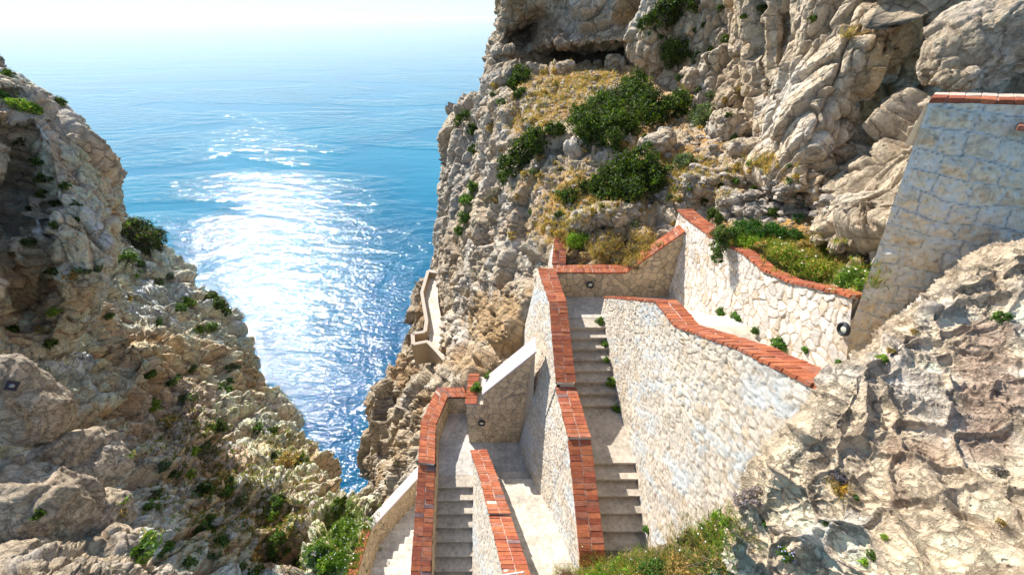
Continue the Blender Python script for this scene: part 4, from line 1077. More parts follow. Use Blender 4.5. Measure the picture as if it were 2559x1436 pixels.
# ------------------------------------------------------------------ lamps and fittings
def ring(c, n, r0, r1, th, seg=28):
    n = Vector(n).normalized(); q = n.to_track_quat('Z', 'Y')
    V = []
    for k in range(seg):
        a = 2 * math.pi * k / seg
        for (r, h) in ((r0, 0), (r0, th * .7), ((r0 + r1) / 2, th), (r1, th * .7), (r1, 0)):
            V.append(Vector(c) + q @ Vector((r * math.cos(a), r * math.sin(a), h)))
    F = []
    for k in range(seg):
        for j in range(4):
            a, b = k * 5 + j, ((k + 1) % seg) * 5 + j
            F.append((a, b, b + 1, a + 1))
    return [tuple(v) for v in V], F


def dome(c, n, r, h, seg=24):
    q = Vector(n).normalized().to_track_quat('Z', 'Y')
    V, F = [], []
    for j in range(5):
        a = j / 4 * math.pi / 2
        for k in range(seg):
            b = 2 * math.pi * k / seg
            V.append(tuple(Vector(c) + q @ Vector((r * math.cos(a) * math.cos(b) + 1e-4 * math.cos(b), r * math.cos(a) * math.sin(b) + 1e-4 * math.sin(b), h * math.sin(a)))))
    for j in range(4):
        for k in range(seg):
            F.append((j * seg + k, j * seg + (k + 1) % seg, (j + 1) * seg + (k + 1) % seg, (j + 1) * seg + k))
    return V, F


def lamp(c, n, label, r=0.125):
    t = thing('wall_lamp', label, 'lamp', c, 'round bulkhead lamps on the stair walls')
    V, F = ring(c, n, r * 0.68, r, 0.06); raw_obj('lamp_ring', V, F, None, M['lamp_ring'], t, True)
    V, F = dome(c, n, r * 0.7, 0.035); raw_obj('lamp_glass', V, F, None, M['lamp_glass'], t, True)


def on_y(px, py, y):
    v = (718 - py) / 1000
    return W(px, py, y / (CP + v * SP))


def on_x(px, py, x):
    return W(px, py, x / ((px - 1279.5) / 1000))


lamp(on_y(1475, 711, 11.44), (0, -1, 0), 'round black-rimmed lamp on the shaded wall behind the upper landing')
lamp(on_y(1204, 1056, 8.73), (0, -1, 0), 'round black-rimmed lamp on the shaded pier wall under the grey coping')
lamp((5.44, 5.04, -4.22), (-1, 0, 0), 'round white lamp on the rubble wall where it meets the ashlar wall', 0.115)


def handrail():
    t = thing('handrail', 'short white metal handrail at the foot of the slim red coping', 'handrail', W(1285, 1445, 7.9))
    B = Bag()
    def tube(a, b, r):
        a, b = Vector(a), Vector(b); q = (b - a).to_track_quat('Z', 'Y')
        V = [tuple(p + q @ Vector((r * math.cos(k * math.pi / 4), r * math.sin(k * math.pi / 4), 0))) for p in (a, b) for k in range(8)]
        B.add(V, [(k, (k + 1) % 8, 8 + (k + 1) % 8, 8 + k) for k in range(8)], (.8, .8, .8))
    a, b = W(1254, 1436, 7.75), W(1309, 1428, 7.75)
    tube(a, b, 0.014)
    for p in (a, b): tube(p, np.array(p) - [0, 0, .35], 0.012)
    B.obj('rail', M['whitemetal'], t, smooth=True)


handrail()


# ------------------------------------------------------------------ boulders
import bmesh


def boulder(px, py, rx, ry, label, t=None, seed=1, ang=0.0, depth=1.0, mat='rock', octs=None, white=0.5, grey=0.4, warm=0.2, group=None, sub=5):
    if t is None:
        h = hit(px, py + ry * 0.5)
        t = h[2] + 0.1
    sx, sy = rx * t / 1000, ry * t / 1000
    bm = bmesh.new(); bmesh.ops.create_icosphere(bm, subdivisions=sub, radius=1.0)
    V = np.array([v.co[:] for v in bm.verts]); F = np.array([[v.index for v in f.verts] for f in bm.faces]); bm.free()
    V = np.sign(V) * np.abs(V) ** 0.8
    nn = V / np.linalg.norm(V, axis=1, keepdims=True)
    c, s_ = math.cos(ang), math.sin(ang)
    X, Y, Z = V[:, 0] * sx, V[:, 1] * (sx + sy) / 2 * depth, V[:, 2] * sy
    loc = W(px, py, t)
    P = np.stack([X * c - Z * s_, Y, X * s_ + Z * c], -1)
    n2 = np.stack([nn[:, 0] * c - nn[:, 2] * s_, nn[:, 1], nn[:, 0] * s_ + nn[:, 2] * c], -1)
    r = (sx + sy) / 2
    o = octs or [(r * 1.1, r * 0.42, r * 0.05), (r * 0.4, r * 0.10, r * 0.04), (r * 0.13, r * 0.025, r * 0.012)]
    h, tone, crk = fracture(P + loc, o, seed + 300)
    h = h + 0.05 * r * fbm((P + loc) / (r * 0.5), 5, seed + 3, 0.6)
    P = P + n2 * h[:, None]
    C = colour(P + loc, np.zeros(P.shape), seed, warm=warm, grey=grey, crk=crk, tone=tone, size=max(0.2, r * 0.8))
    ob = raw_obj('boulder', P, F, C, M[mat], None, True)
    ob.location = loc
    tag(ob, label, 'boulder', group)
    return ob


boulder(50, 1005, 66, 140, 'big pale rounded boulder with a dark metal plate bolted to it', t=11, seed=1, ang=0.12, depth=0.8, mat='rock_near', sub=6, octs=[(1.6, .3, .02), (0.5, .05, .015), (.16, .03, .02)])
boulder(50, 1275, 150, 112, 'broad grey boulder at the left edge below the one with the plate', t=10, seed=2, ang=-0.25, depth=0.8, mat='rock_near', sub=6, octs=[(1.5, .3, .03), (0.5, .05, .015), (.16, .03, .02)])
boulder(225, 1150, 46, 92, 'narrow upright boulder wedged behind the two big left boulders', t=12.2, seed=3, ang=0.35, mat='rock_near')
boulder(258, 1282, 58, 44, 'small boulder beside the broad grey one, above a mossy gap', t=11, seed=4, mat='rock_near')
boulder(268, 1378, 60, 46, 'pale knobbly boulder just above the yellow rubble ridge', t=10.2, seed=5, mat='rock_near')
boulder(20, 1410, 70, 46, 'low grey boulder in the bottom left corner', t=8.8, seed=6, mat='rock_near')
boulder(1645, 356, 46, 26, 'smooth whitish boulder lying against the big junipers', seed=7, ang=0.15, white=1, warm=0, grey=0.5)
boulder(1538, 162, 27, 21, 'pointed brown block in the mouth of the cave', seed=8, warm=0.5, grey=0.5)
boulder(1412, 166, 22, 12, 'flat grey stone left of the cave mouth', seed=9, grey=0.7)
boulder(1735, 205, 40, 30, 'grey boulder under the bushes right of the tallest juniper', seed=10, ang=-0.5, grey=0.6)
boulder(1828, 318, 52, 42, 'large tan block leaning on the foot of the overhang', seed=11, warm=0.35)
boulder(1868, 372, 50, 26, 'dark-sided tan block at the lower left foot of the overhang', seed=12, warm=0.5)
boulder(1790, 450, 86, 32, 'wide flat pale slab among dry grass above the stair walls', seed=13, ang=0.1)
boulder(1735, 500, 48, 26, 'rounded pale block left of the stepped slabs', seed=14)
boulder(1838, 498, 44, 26, 'squarish pale block in the row above the red wall peak', seed=15)
boulder(1880, 525, 52, 22, 'low tan slab nearest the green mat plants', seed=16, warm=0.4)
boulder(1550, 640 - 110, 60, 30, 'cracked cream block above the dry plant bed', seed=17)
boulder(1470, 545, 60, 26, 'long cream ledge block left of the cracked one', seed=18, ang=0.4)
boulder(2480, 105, 135, 98, 'great rounded boulder sitting above the ashlar wall coping', t=7.9, seed=19, ang=0.35, depth=0.8, sub=6, grey=0.5, octs=[(0.9, .22, .05), (0.3, .07, .03), (.1, .015, .01)])
boulder(2382, 200, 46, 22, 'small stone tucked between the great boulder and the coping', t=7.3, seed=20)


# ------------------------------------------------------------------ plants
bpy.context.view_layer.update()
DG = bpy.context.evaluated_depsgraph_get()


def look(px, py):
    d = Vector(W(px, py, 1.0)).normalized()
    ok, p, n, i, ob, m = SC.ray_cast(DG, Vector((0, 0, 0)), d)
    if not ok or p.z < -100:
        return None
    if n.dot(d) > 0: n = -n
    return np.array(p), np.array(n), p.dot(Vector((0, CP, -SP)))


def plate():
    h = look(30, 963)
    t = thing('metal_plate', 'dark square steel plate with a bolt on the big pale boulder', 'metal plate', h[0])
    n = Vector(h[1]); q = n.to_track_quat('Z', 'Y')
    B = Bag(); r = 0.16
    cs = [Vector(h[0]) + q @ Vector((r * x, r * y, z)) for z in (-0.05, 0.03) for x, y in ((-1, 0), (0, -1), (1, 0), (0, 1))]
    B.box(np.array([tuple(c) for c in cs]), (.1, .1, .1)); B.obj('plate', M['steel'], t)
    V, F = dome(Vector(h[0]) + n * 0.03, n, 0.06, 0.06); raw_obj('bolt', V, F, None, M['bolt'], t, True)


plate()

DARK = [(0.04, 0.075, 0.010), (0.065, 0.105, 0.010), (0.105, 0.155, 0.014), (0.025, 0.042, 0.010)]
MID = [(0.06, 0.13, 0.02), (0.09, 0.17, 0.025), (0.13, 0.2, 0.03), (0.05, 0.10, 0.03)]
BRIGHT = [(0.16, 0.28, 0.02), (0.22, 0.34, 0.03), (0.11, 0.22, 0.02), (0.30, 0.34, 0.05)]
DRY = [(0.50, 0.30, 0.09), (0.58, 0.38, 0.14), (0.36, 0.22, 0.09), (0.28, 0.22, 0.10), (0.2, .22, .06)]
GREYT = [(0.20, 0.17, 0.15), (0.28, 0.23, 0.2), (0.13, 0.11, 0.11)]
SAGE = [(0.13, 0.17, 0.08), (0.17, 0.2, 0.1), (0.09, 0.13, 0.05)]


def unit(a): return a / (np.linalg.norm(a, axis=-1, keepdims=True) + 1e-9)


def leaves(C, Nn, size, pal, r, narrow=0.45):
    """one four-cornered leaf per centre C, facing roughly along Nn"""
    n = len(C)
    d = unit(Nn + r.normal(0, 0.7, (n, 3)))
    u = unit(np.cross(d, r.normal(0, 1, (n, 3)))); v = np.cross(d, u)
    s = size * r.uniform(0.6, 1.3, (n, 1))
    V = np.stack([C - u * s, C + v * s * narrow + d * s * .2, C + u * s, C - v * s * narrow + d * s * .2], 1).reshape(-1, 3)
    col = np.array(pal)[r.integers(len(pal), size=n)] * r.uniform(0.75, 1.3, (n, 1))
    return V, np.arange(4 * n).reshape(-1, 4), np.repeat(col, 4, 0)


def blades(base, up, ln, wd, pal, r, bend=0.5):
    n = len(base)
    dirn = unit(up + r.normal(0, 0.38, (n, 3)))
    side = unit(np.cross(dirn, r.normal(0, 1, (n, 3)))) * wd
    L_ = ln * r.uniform(0.5, 1.25, (n, 1))
    droop = r.normal(0, 1, (n, 3)) * bend * L_ * 0.35; droop[:, 2] -= 0.1 * L_[:, 0]
    m = base + dirn * L_ * 0.55; e = base + dirn * L_ + droop
    V = np.stack([base - side, base + side, m + side * .8, m - side * .8, e + side * .12, e - side * .12], 1).reshape(-1, 3)
    i = np.arange(n)[:, None] * 6
    F = np.concatenate([i + np.array([0, 1, 2, 3]), i + np.array([3, 2, 4, 5])])
    col = np.array(pal)[r.integers(len(pal), size=n)] * r.uniform(0.75, 1.25, (n, 1))
    return V, F, np.repeat(col, 6, 0)


def twigs(base, ends, rad, parent, name='branch', c=(0.16, 0.12, 0.09)):
    B = Bag()
    for e in ends:
        a = Vector(base); b = Vector(e); mid = (a + b) / 2 + Vector(rng.normal(0, 0.12, 3)) * (b - a).length
        pts = [a, mid, b]; rr = [rad, rad * .6, rad * .2]
        q = (b - a).to_track_quat('Z', 'Y')
        V = [tuple(p + q @ Vector((r_ * math.cos(k * 2.094), r_ * math.sin(k * 2.094), 0))) for p, r_ in zip(pts, rr) for k in range(3)]
        B.add(V, [(j * 3 + k, j * 3 + (k + 1) % 3, j * 3 + 3 + (k + 1) % 3, j * 3 + 3 + k) for j in range(2) for k in range(3)], c)
    return B.obj(name, M['wood'], parent)


def shrub(label, lobes, pal=DARK, leaf=0.075, dens=1.0, name='shrub', cat='shrub', group=None, seed=1, flat=0.75, lift=0.35, flowers=0, fcol=(0.75, 0.74, 0.62), t=None, grass=0.0, gpal=None):
    """lobes: (px, py, radius px); each stands on the ground seen at that point"""
    r = np.random.default_rng(seed * 7 + 3)
    Vs, Fs, Cs, n0, cen = [], [], [], 0, []
    for (x, y, rp) in lobes:
        h = look(x, y + rp * 0.4) or look(x, y)
        if h is None: continue
        tt = h[2] if t is None else t
        if cen and abs(tt - cen[0][3]) > 0.22 * cen[0][3]: continue
        p = W(x, y, tt) if t is not None else h[0]
        R = rp * tt / 1000
        nn = unit(h[1] * 0.5 + np.array([0, 0, 0.8]))
        c = p + nn * R * lift
        cen.append((c, R, p, tt))
        ncl = max(6, int(26 * dens))
        d = unit(r.normal(0, 1, (ncl, 3))); d = unit(d + nn * 0.35)
        cc = c + d * R * r.uniform(0.55, 1.0, (ncl, 1)) * np.array([1, 1, flat])
        area = 12 * R * R
        nl = int(np.clip(area / (leaf * leaf) * 1.5 * dens, 60, 15000))
        k = r.integers(ncl, size=nl)
        off = r.normal(0, 1, (nl, 3)) * R * 0.15
        P = cc[k] + off
        nrm = unit(P - c) * 0.6 + unit(off) * 0.7
        tone = r.uniform(0.65, 1.45, ncl)[k]
        V, F, Cc = leaves(P, nrm, leaf, pal, r)
        Cc = Cc * np.repeat(tone, 4)[:, None]
        Vs.append(V); Fs.append(F + n0); Cs.append(Cc); n0 += len(V)
        if grass:
            m = int(nl * grass)
            b = p + r.normal(0, 0.45, (m, 3)) * R * np.array([1, 1, 0.25]); 
            V, F, Cc = blades(b, nn, R * 1.3, leaf * 0.16, gpal or pal, r)
            Vs.append(V); Fs.append(F + n0); Cs.append(Cc); n0 += len(V)
    if not cen: return None
    root = thing(name, label, cat, cen[0][2] - np.array([0, 0, 0.05]), group)
    raw_obj('foliage', np.concatenate(Vs), np.concatenate(Fs), np.concatenate(Cs), M['leaf'], root)
    if len(lobes) > 2 or cen[0][1] > 0.5:
        twigs(cen[0][2], [c + (r.normal(0, 0.5, 3) * R) for c, R, p, _t in cen for _ in range(5)], 0.0011 * np.linalg.norm(cen[0][0]), root)
    if flowers:
        for _ in range(flowers):
            c, R, p, _t = cen[r.integers(len(cen))]
            q = c + unit(r.normal(0, 1, 3) + np.array([0, -0.6, 0.9])) * R * r.uniform(0.9, 1.25)
            fs = min(0.026, R * 0.11)
            V, F = dome(q, (r.normal(0, .3), -0.4, 1), fs, fs * .7, 7)
            raw_obj('flower_head', V, F, np.tile(np.array(fcol) * r.uniform(.85, 1.1), (len(V), 1)), M['brick'], root, True)
    return root


def tuft(px, py, rp, label, pal=BRIGHT, group=None, seed=1, name='grass_tuft', cat='grass tuft', n=90, wd=0.006, up=None, bend=0.6, ln=1.9):
    h = look(px, py)
    if h is None: return None
    r = np.random.default_rng(seed * 11 + 5)
    R = rp * h[2] / 1000
    nn = unit(np.array([0, 0, 1.0]) + h[1] * 0.6) if up is None else np.array(up, float)
    b = h[0] + r.normal(0, 0.4, (n, 3)) * R * np.array([1, 1, 0.3])
    V, F, C = blades(b, nn, R * ln, max(wd, h[2] * 0.0005), pal, r, bend)
    o = raw_obj(name, V - h[0], F, C, M['blade'])
    o.location = Vector(h[0].tolist())
    return tag(o, label, cat, group)


# big bushes of the hillside
shrub('tallest spreading dark green juniper mass in the middle of the hillside', [(1598, 205, 36), (1570, 250, 52), (1510, 280, 55), (1620, 280, 64), (1685, 268, 42), (1535, 335, 60), (1455, 322, 45), (1610, 335, 55), (1450, 285, 30), (1680, 330, 30)], leaf=0.085, seed=1)
shrub('juniper clump below the whitish boulder', [(1600, 405, 48), (1540, 430, 55), (1480, 465, 38), (1632, 440, 38), (1580, 475, 50), (1425, 488, 26), (1520, 490, 30)], leaf=0.075, seed=2)
shrub('long dark bush trailing down left of the tallest juniper', [(1385, 320, 26), (1350, 350, 42), (1310, 375, 42), (1285, 410, 34), (1262, 440, 22)], leaf=0.085, seed=3)
shrub('round dark bush on the cliff shoulder below the cave', [(1298, 190, 32), (1285, 210, 20)], pal=DARK, leaf=0.1, seed=4)
shrub('small dark bush under the round one at the cliff shoulder', [(1292, 238, 14)], leaf=0.09, seed=5)
shrub('dark bush clinging to the pale rock right of the cave', [(1705, 122, 40), (1670, 148, 26), (1735, 140, 22)], leaf=0.09, seed=6)
shrub('dark bush high on the rock at the top edge', [(1700, 8, 50), (1655, 38, 34), (1620, 65, 26), (1740, 0, 30)], leaf=0.09, seed=7)
shrub('olive bush with bare lower stems right of the whitish boulder', [(1742, 300, 34), (1755, 275, 24)], pal=SAGE, leaf=0.06, seed=8)
shrub('grey green cushion bush on dry ground below the olive bush', [(1714, 403, 28)], pal=SAGE, leaf=0.05, seed=9)
shrub('dark green strip of scrub hanging over the brown cliff edge', [(1150, 302, 20), (1168, 290, 16), (1178, 320, 16), (1186, 370, 14), (1196, 420, 13)], leaf=0.13, seed=10)
shrub('green creeper patch on the brown columned cliff', [(1182, 465, 16), (1168, 500, 20), (1158, 540, 18), (1150, 575, 13)], pal=MID, leaf=0.13, seed=11)
shrub('grey dead bush at the left end of the dark trailing bush', [(1240, 480, 20), (1225, 500, 15)], pal=GREYT, leaf=0.06, seed=12, dens=0.6)
# left cliff
shrub('dark bush in the notch right of the left buttress', [(345, 565, 32), (378, 590, 32), (350, 610, 34), (392, 612, 18)], leaf=0.17, pal=DARK + [(0.09, 0.05, 0.04)], seed=13)
shrub('bright bush below the dark one in the notch', [(322, 642, 22), (345, 655, 14)], pal=MID, leaf=0.14, seed=14)
shrub('dark bush on the left ridge against the glittering sea', [(528, 738, 18), (545, 755, 18), (568, 775, 13)], leaf=0.17, seed=15)
shrub('sage green cushions high on the left ridge', [(395, 700, 16), (420, 690, 12)], pal=SAGE, leaf=0.12, seed=16)
shrub('yellow green mat on top of the left buttress', [(55, 266, 24), (85, 275, 16)], pal=BRIGHT, leaf=0.07, seed=17)
shrub('small green mat at the left edge near the top', [(12, 240, 16), (25, 185, 14)], pal=MID, leaf=0.07, seed=18)
r0 = np.random.default_rng(4)
for k in range(150):
    x, y = r0.uniform(60, 900), r0.uniform(660, 1430)
    lim = np.interp(y, [545, 700, 820, 950, 1130, 1250, 1430], [330, 470, 590, 640, 790, 880, 900])
    if x > lim - 12 or (x < 350 and y > 850): continue
    lo = y > 1000 and x > 350
    shrub('small scrub cushion growing on the rugged left cliff', [(x, y, r0.uniform(7, 24 if lo else 14)), (x + r0.uniform(-20, 20), y + r0.uniform(-12, 12), r0.uniform(5, 14))], pal=[DARK, MID, MID, BRIGHT, DRY, SAGE][r0.integers(6)], leaf=0.10, seed=200 + k,
          group='scrub cushions on the left cliff', dens=0.8, lift=0.15)
for k, (x, y) in enumerate([(97, 400), (52, 348), (165, 460), (105, 480), (190, 508), (140, 505), (192, 545), (137, 560), (75, 520), (30, 820), (130, 850), (110, 440), (70, 600), (150, 250), (180, 265), (98, 1280)]):
    shrub('dark little plant in a hole of the left buttress', [(x, y, r0.uniform(9, 16))], pal=DARK, leaf=0.08, seed=380 + k, group='plants in the holes of the left buttress', lift=0.1)
# hillside cushions
for k in range(110):
    x, y = r0.uniform(1225, 2000), r0.uniform(170, 600)
    if y > 560 and 1380 < x < 1720: continue
    if x > 1850 and y < 400: continue
    a = r0.uniform(5, 14)
    shrub('small cushion plant scattered over the dry hillside', [(x, y, a)], pal=[MID, DRY, SAGE, DRY, DARK][r0.integers(5)], leaf=0.06, seed=500 + k, group='cushion plants on the dry hillside', dens=0.8, lift=0.15)
for k, (x, y, a) in enumerate([(1630, 45, 10), (1700, 190, 12), (1815, 95, 14), (1760, 60, 8), (1905, 20, 14), (1860, 40, 9), (2030, 45, 10), (1780, 120, 9), (1540, 100, 7), (1735, 75, 8), (1650, 90, 8), (1800, 20, 10)]):
    shrub('little dark plant rooted in a crack of the upper rock', [(x, y, a)], pal=DARK, leaf=0.06, seed=640 + k, group='plants in cracks of the upper rock', lift=0.1)
tuft(2113, 92, 16, 'yellow grass tuft sprouting from the crack in the overhanging rock', pal=DRY, seed=1)
# planting strip above the rubble wall
shrub('dark green mat plant in the bed right of the red wall peak', [(1885, 572, 32), (1930, 578, 34), (1975, 588, 26), (1850, 560, 20)], pal=[(0.04, 0.12, 0.015), (0.06, 0.15, 0.02), (0.03, .08, .01)], leaf=0.03, seed=21, flat=0.5)
shrub('shaggy plant hanging over the gap in the red coping', [(1800, 592, 26), (1797, 622, 22), (1795, 648, 16), (1835, 590, 22)], pal=MID + [(0.12, 0.09, 0.05)], leaf=0.035, seed=22, t=10.1)
shrub('bright green grassy clump just behind the wavy coping', [(1850, 602, 24), (1880, 608, 18)], pal=BRIGHT, leaf=0.03, seed=23, grass=0.3)
shrub('yellowing grassy clump left of the large bright clump', [(1960, 632, 30), (1990, 650, 28), (1940, 612, 20)], pal=BRIGHT + DRY[:2], leaf=0.03, seed=24, grass=0.3, flowers=10)
shrub('large bright green clump in the planting strip', [(2040, 668, 34), (2080, 660, 30), (2060, 690, 26)], pal=BRIGHT + DRY[:2], leaf=0.03, seed=25, grass=0.4, flowers=6)
shrub('flowering clump where the strip meets the ashlar wall', [(2135, 690, 30), (2165, 672, 24), (2150, 712, 20), (2115, 705, 20)], pal=BRIGHT + MID, leaf=0.028, seed=26, grass=0.3, flowers=22, fcol=(0.78, 0.76, 0.5))
shrub('brown dry clump between the bright clumps of the strip', [(1900, 615, 18), (2010, 615, 22), (2100, 650, 18)], pal=DRY, leaf=0.03, seed=27)
shrub('round green cushion on the bare ochre ground', [(1992, 545, 14)], pal=[(0.10, 0.2, 0.05), (0.14, 0.24, 0.07)], leaf=0.025, seed=28)
shrub('dark cushion beside the pale slabs above the strip', [(1927, 530, 17), (1790, 530, 20), (1800, 548, 14)], pal=DARK, leaf=0.035, seed=29)
# dry bed
shrub('lime green tuft at the corner of the dry plant bed', [(1440, 600, 24), (1462, 596, 14)], pal=BRIGHT, leaf=0.035, seed=30, grass=0.4)
shrub('brown twiggy scrub filling the plant bed behind the landing wall', [(1500, 625, 26), (1545, 610, 30), (1590, 625, 28), (1530, 650, 22), (1575, 652, 20), (1620, 600, 22)], pal=GREYT + DRY, leaf=0.035, seed=31, dens=0.55, grass=0.5, gpal=DRY)
# tufts on the stairs
for k, (x, y, a, lb) in enumerate([
        (1803, 778, 13, 'upright green weed on the upper stair, left of its twin'), (1838, 788, 13, 'upright green weed on the upper stair, right of its twin'), (1951, 856, 20, 'bushy green weed at the foot of the rubble wall, halfway up the upper stair'),
        (1890, 824, 11, 'yellow green weed at the start of the middle landing'), (2012, 872, 9, 'thin weed on the top flight of the upper stair'), (2098, 903, 10, 'low weed under the round white lamp'),
        (1497, 800, 11, 'weed beside the topmost step of the long stair'), (1511, 858, 9, 'small weed by the third step of the long stair'), (1514, 895, 8, 'tiny weed by the fifth step of the long stair'),
        (1526, 950, 14, 'largest weed along the long stair'), (1538, 1015, 13, 'weed at the bottom of the upper flight, at the landing corner'), (1617, 1318, 9, 'weed in the corner of the near steps of the long stair'),
        (1190, 965, 13, 'scrub growing behind the brick strip of the pier wall'), (1216, 935, 10, 'yellow scrub beside the sloping grey coping')]):
    shrub(lb, [(x, y, a), (x + a * 0.3, y + a * 0.5, a * 0.7)], pal=BRIGHT + MID + MID if x < 1600 else MID + [(0.1, 0.25, 0.04)], leaf=0.03, seed=60 + k, name='weed', cat='weed', dens=1.2)
# foreground rock plants
shrub('tight grey purple cushion with dry yellow rosette on the cream rock', [(2098, 1195, 26), (2100, 1218, 18)], pal=[(0.10, 0.09, 0.12), (0.17, 0.15, 0.18), (0.07, .06, .08)], leaf=0.01, seed=80, dens=0.8)
tuft(2102, 1232, 20, 'dry yellow grass rosette under the purple cushion', pal=[(0.6, 0.38, 0.08), (0.5, 0.27, 0.05), (0.7, 0.5, 0.15)], seed=81, n=140, wd=0.003)
tuft(2098, 1220, 62, 'pair of tall thin green stalks rising from the purple cushion', pal=[(0.06, 0.09, 0.02)], seed=86, n=3, wd=0.004, bend=0.15, ln=1.6, name='plant_stalk', cat='plant stalk')
shrub('faded purple bush between the washed wall and the cream rock', [(1872, 1236, 26), (1850, 1250, 22), (1892, 1222, 14)], pal=[(0.30, 0.24, 0.26), (0.4, 0.32, 0.33), (0.2, 0.16, 0.17)], leaf=0.014, seed=82, dens=0.6)
shrub('small green plant with lilac flowers low on the cream rock', [(1965, 1378, 18)], pal=MID, leaf=0.014, seed=83, flowers=14, fcol=(0.5, 0.42, 0.75))
shrub('grey ball plant on the brown crust at the right edge', [(2498, 1176, 16)], pal=GREYT, leaf=0.01, seed=84)
shrub('green plant wedged at the top of the foreground rock', [(2505, 792, 18)], pal=MID, leaf=0.014, seed=85)
for k, (x, y, a) in enumerate([(2180, 1380, 13), (2205, 890, 12), (2225, 872, 9), (1912, 1305, 8), (2160, 1400, 10), (2285, 826, 8), (2140, 1240, 7), (2210, 1340, 8), (2500, 1300, 9), (2060, 1300, 8)]):
    shrub('little weed growing in a crack of the foreground rock', [(x, y, a)], pal=[MID, BRIGHT, DRY][k % 3], leaf=0.012, seed=90 + k, group='little weeds in the foreground rock', name='weed', cat='weed', lift=0.1)
# bank in front of the near stairs
for k, (x, y, a, p, lb) in enumerate([
        (1560, 1400, 34, BRIGHT, 'bright low plant at the foot of the brick-ended divider'), (1500, 1420, 34, BRIGHT, 'bright plant with round cream flower heads by the divider end'),
        (1640, 1400, 40, MID, 'mixed green plant in the middle of the bank'), (1720, 1335, 28, [(0.08, 0.03, 0.03), (0.05, 0.08, 0.02), (0.1, 0.06, 0.05)], 'dark maroon succulent on the bank'),
        (1775, 1310, 30, MID, 'mossy green cushion on the upper bank'), (1800, 1275, 24, BRIGHT, 'yellow green cushion highest on the bank'), (1700, 1400, 44, DRY, 'dry straw plant right of the middle of the bank'),
        (1780, 1380, 44, MID + DRY, 'greenish tangle beside the cream rock'), (1420, 1425, 24, [(0.10, 0.05, 0.05), (0.16, 0.09, 0.09)], 'dark red twiggy cushion at the bottom of the bright stair'),
        (1600, 1440, 46, MID + DRY, 'low plant mix on the bottom edge of the bank'), (1450, 1450, 34, BRIGHT, 'lime plant at the bottom edge left of the divider end')]):
    a *= 0.78; y += 14
    shrub(lb, [(x, y, a), (x + a * 0.7, y + a * 0.3, a * 0.7), (x - a * 0.7, y + a * 0.2, a * 0.6)], pal=p, leaf=0.02, seed=120 + k, dens=0.7, grass=0.35, gpal=p + DRY[:2], flowers=6 if k in (0, 1, 4, 5) else 0)


def scatter_blades(name, label, cat, regions, count, ln, wd, pal, seed, flowers=0, fr=0.02):
    r = np.random.default_rng(seed)
    b, u = [], []
    for (x, y, rx, ry), f in regions:
        for _ in range(int(count * f)):
            h = look(x + r.normal(0, 0.55) * rx, y + r.normal(0, 0.55) * ry)
            if h is None or h[1][2] < 0.15: continue
            m = 7
            for _k in range(m):
                b.append(h[0] + r.normal(0, 0.04, 3) * [1, 1, .3]); u.append([h[1][0] * .3, h[1][1] * .3, 1])
    b, u = np.array(b), unit(np.array(u))
    V, F, C = blades(b, u, ln, wd, pal, r, 0.7)
    o = raw_obj(name, V, F, C, M['blade'])
    tag(o, label, cat, kind='stuff')
    if flowers:
        B = Bag()
        for k in r.integers(len(b), size=flowers):
            V, F = dome(b[k] + u[k] * ln * r.uniform(.5, 1.1), (r.normal(0, .3), -0.4, 1), fr, fr * .7, 7); B.add(V, F, np.array((.8, .8, .72)) * r.uniform(.85, 1.05))
        q = B.obj('flowers', M['brick'], None, smooth=True)
        tag(q, 'tiny white flower heads among the ' + label, 'flowers', kind='stuff')


scatter_blades('grass', 'dry golden grass on the hillside', 'grass', [((1400, 230, 110, 55), .25), ((1330, 300, 70, 60), .12), ((1500, 195, 100, 30), .12), ((1460, 480, 130, 80), .2), ((1700, 450, 110, 50), .1), ((1560, 620, 90, 40), .12), ((1900, 420, 60, 30), .05), ((1400, 570, 60, 40), .08)], 3200, 0.2, 0.010, DRY, 31)
scatter_blades('grass', 'green and yellow grass of the planting strip', 'grass', [((1900, 600, 90, 25), .3), ((2020, 640, 90, 40), .4), ((2130, 690, 50, 30), .3)], 1500, 0.13, 0.006, BRIGHT + DRY, 32)
scatter_blades('grass', 'lush green verge between the left cliff and the lowest stair', 'grass', [((860, 1300, 60, 60), .5), ((820, 1390, 60, 50), .5)], 2600, 0.15, 0.012, BRIGHT + MID, 33, flowers=110, fr=0.028)
scatter_blades('grass', 'mixed grass and straw on the near bank', 'grass', [((1620, 1420, 150, 45), .5), ((1760, 1340, 80, 50), .3), ((1480, 1440, 80, 25), .2)], 2400, 0.10, 0.0035, BRIGHT + MID + DRY, 34, flowers=30, fr=0.012)
scatter_blades('grass', 'green and dry herbs on the ledges of the left cliff', 'grass', [((600, 1250, 180, 120), .4), ((500, 1100, 120, 100), .2), ((650, 900, 60, 120), .1), ((720, 1120, 70, 70), .15), ((700, 1300, 60, 60), .1)], 2600, 0.24, 0.02, MID + DRY + BRIGHT[:1], 35)


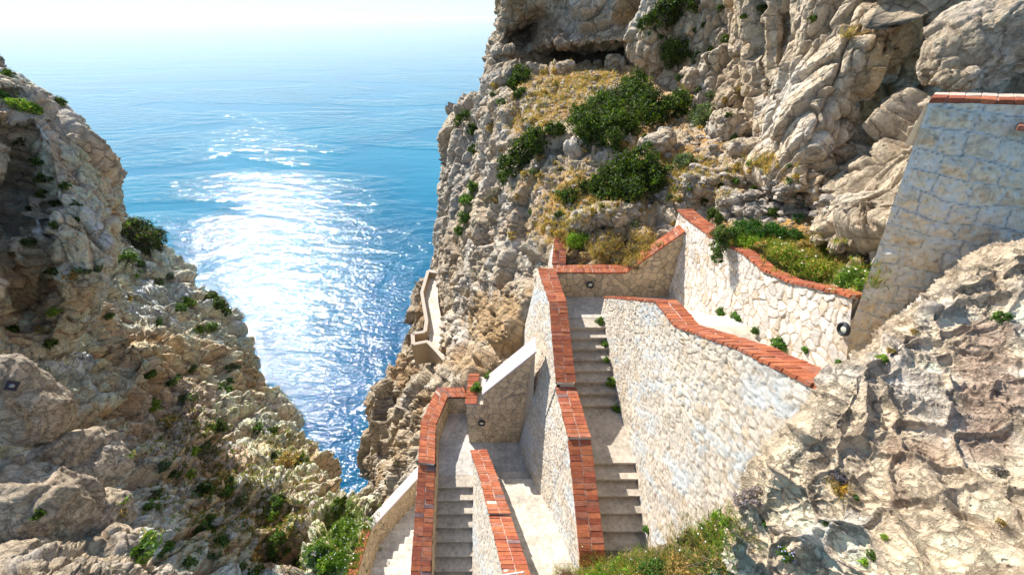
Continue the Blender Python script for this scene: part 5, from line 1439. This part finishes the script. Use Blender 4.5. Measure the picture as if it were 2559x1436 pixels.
def stones(name, label, regions, count, seed, smin, smax, col=(0.62, 0.54, 0.45)):
    r = np.random.default_rng(seed)
    bm = bmesh.new(); bmesh.ops.create_icosphere(bm, subdivisions=1, radius=1.0)
    V0 = np.array([v.co[:] for v in bm.verts]); F0 = np.array([[v.index for v in f.verts] for f in bm.faces]); bm.free()
    B = Bag()
    for (x, y, rx, ry), f in regions:
        for _ in range(int(count * f)):
            h = look(x + r.normal(0, 0.55) * rx, y + r.normal(0, 0.55) * ry)
            if h is None: continue
            a = smin * (smax / smin) ** (r.random() ** 2)
            V = V0 * (1 + r.normal(0, 0.18, (len(V0), 1))) * a * np.array([r.uniform(.7, 1.5), r.uniform(.7, 1.3), r.uniform(.4, .8)])
            B.add(V + h[0] + [0, 0, a * 0.15], F0, np.clip(np.array(col) * r.uniform(0.6, 1.25), 0, .85))
    o = B.obj(name, M['rock_near'])
    tag(o, label, 'stones', kind='stuff')


stones('rubble', 'loose pale stones strewn over the dry hillside', [((1400, 240, 120, 60), .2), ((1500, 200, 90, 30), .1), ((1700, 450, 130, 60), .2), ((1950, 510, 100, 50), .25), ((1480, 480, 150, 80), .15), ((1760, 330, 60, 80), .1)], 1800, 51, 0.03, 0.16)
stones('rubble', 'pale rubble lying on the ledges of the left cliff', [((600, 1250, 180, 120), .4), ((650, 850, 40, 90), .2), ((450, 1100, 120, 150), .4)], 700, 52, 0.05, 0.24)


# ------------------------------------------------------------------ sea air
def haze():
    bm = bmesh.new(); bmesh.ops.create_cube(bm, size=1.0)
    me = bpy.data.meshes.new('haze'); bm.to_mesh(me); bm.free()
    o = bpy.data.objects.new('haze', me); COL.objects.link(o)
    o.scale = (130000, 130000, 122); o.location = (0, 0, -107 + 61)
    m = bpy.data.materials.new('haze'); m.use_nodes = True; t = m.node_tree; t.nodes.clear()
    v = t.nodes.new('ShaderNodeVolumePrincipled')
    v.inputs['Color'].default_value = (0.86, 0.93, 1.0, 1); v.inputs['Density'].default_value = HAZE
    v.inputs['Anisotropy'].default_value = 0.3
    out = t.nodes.new('ShaderNodeOutputMaterial'); t.links.new(v.outputs[0], out.inputs['Volume'])
    me.materials.append(m)
    tag(o, 'pale sea haze softening the horizon', 'haze', kind='stuff')


HAZE = 0.00006
haze()
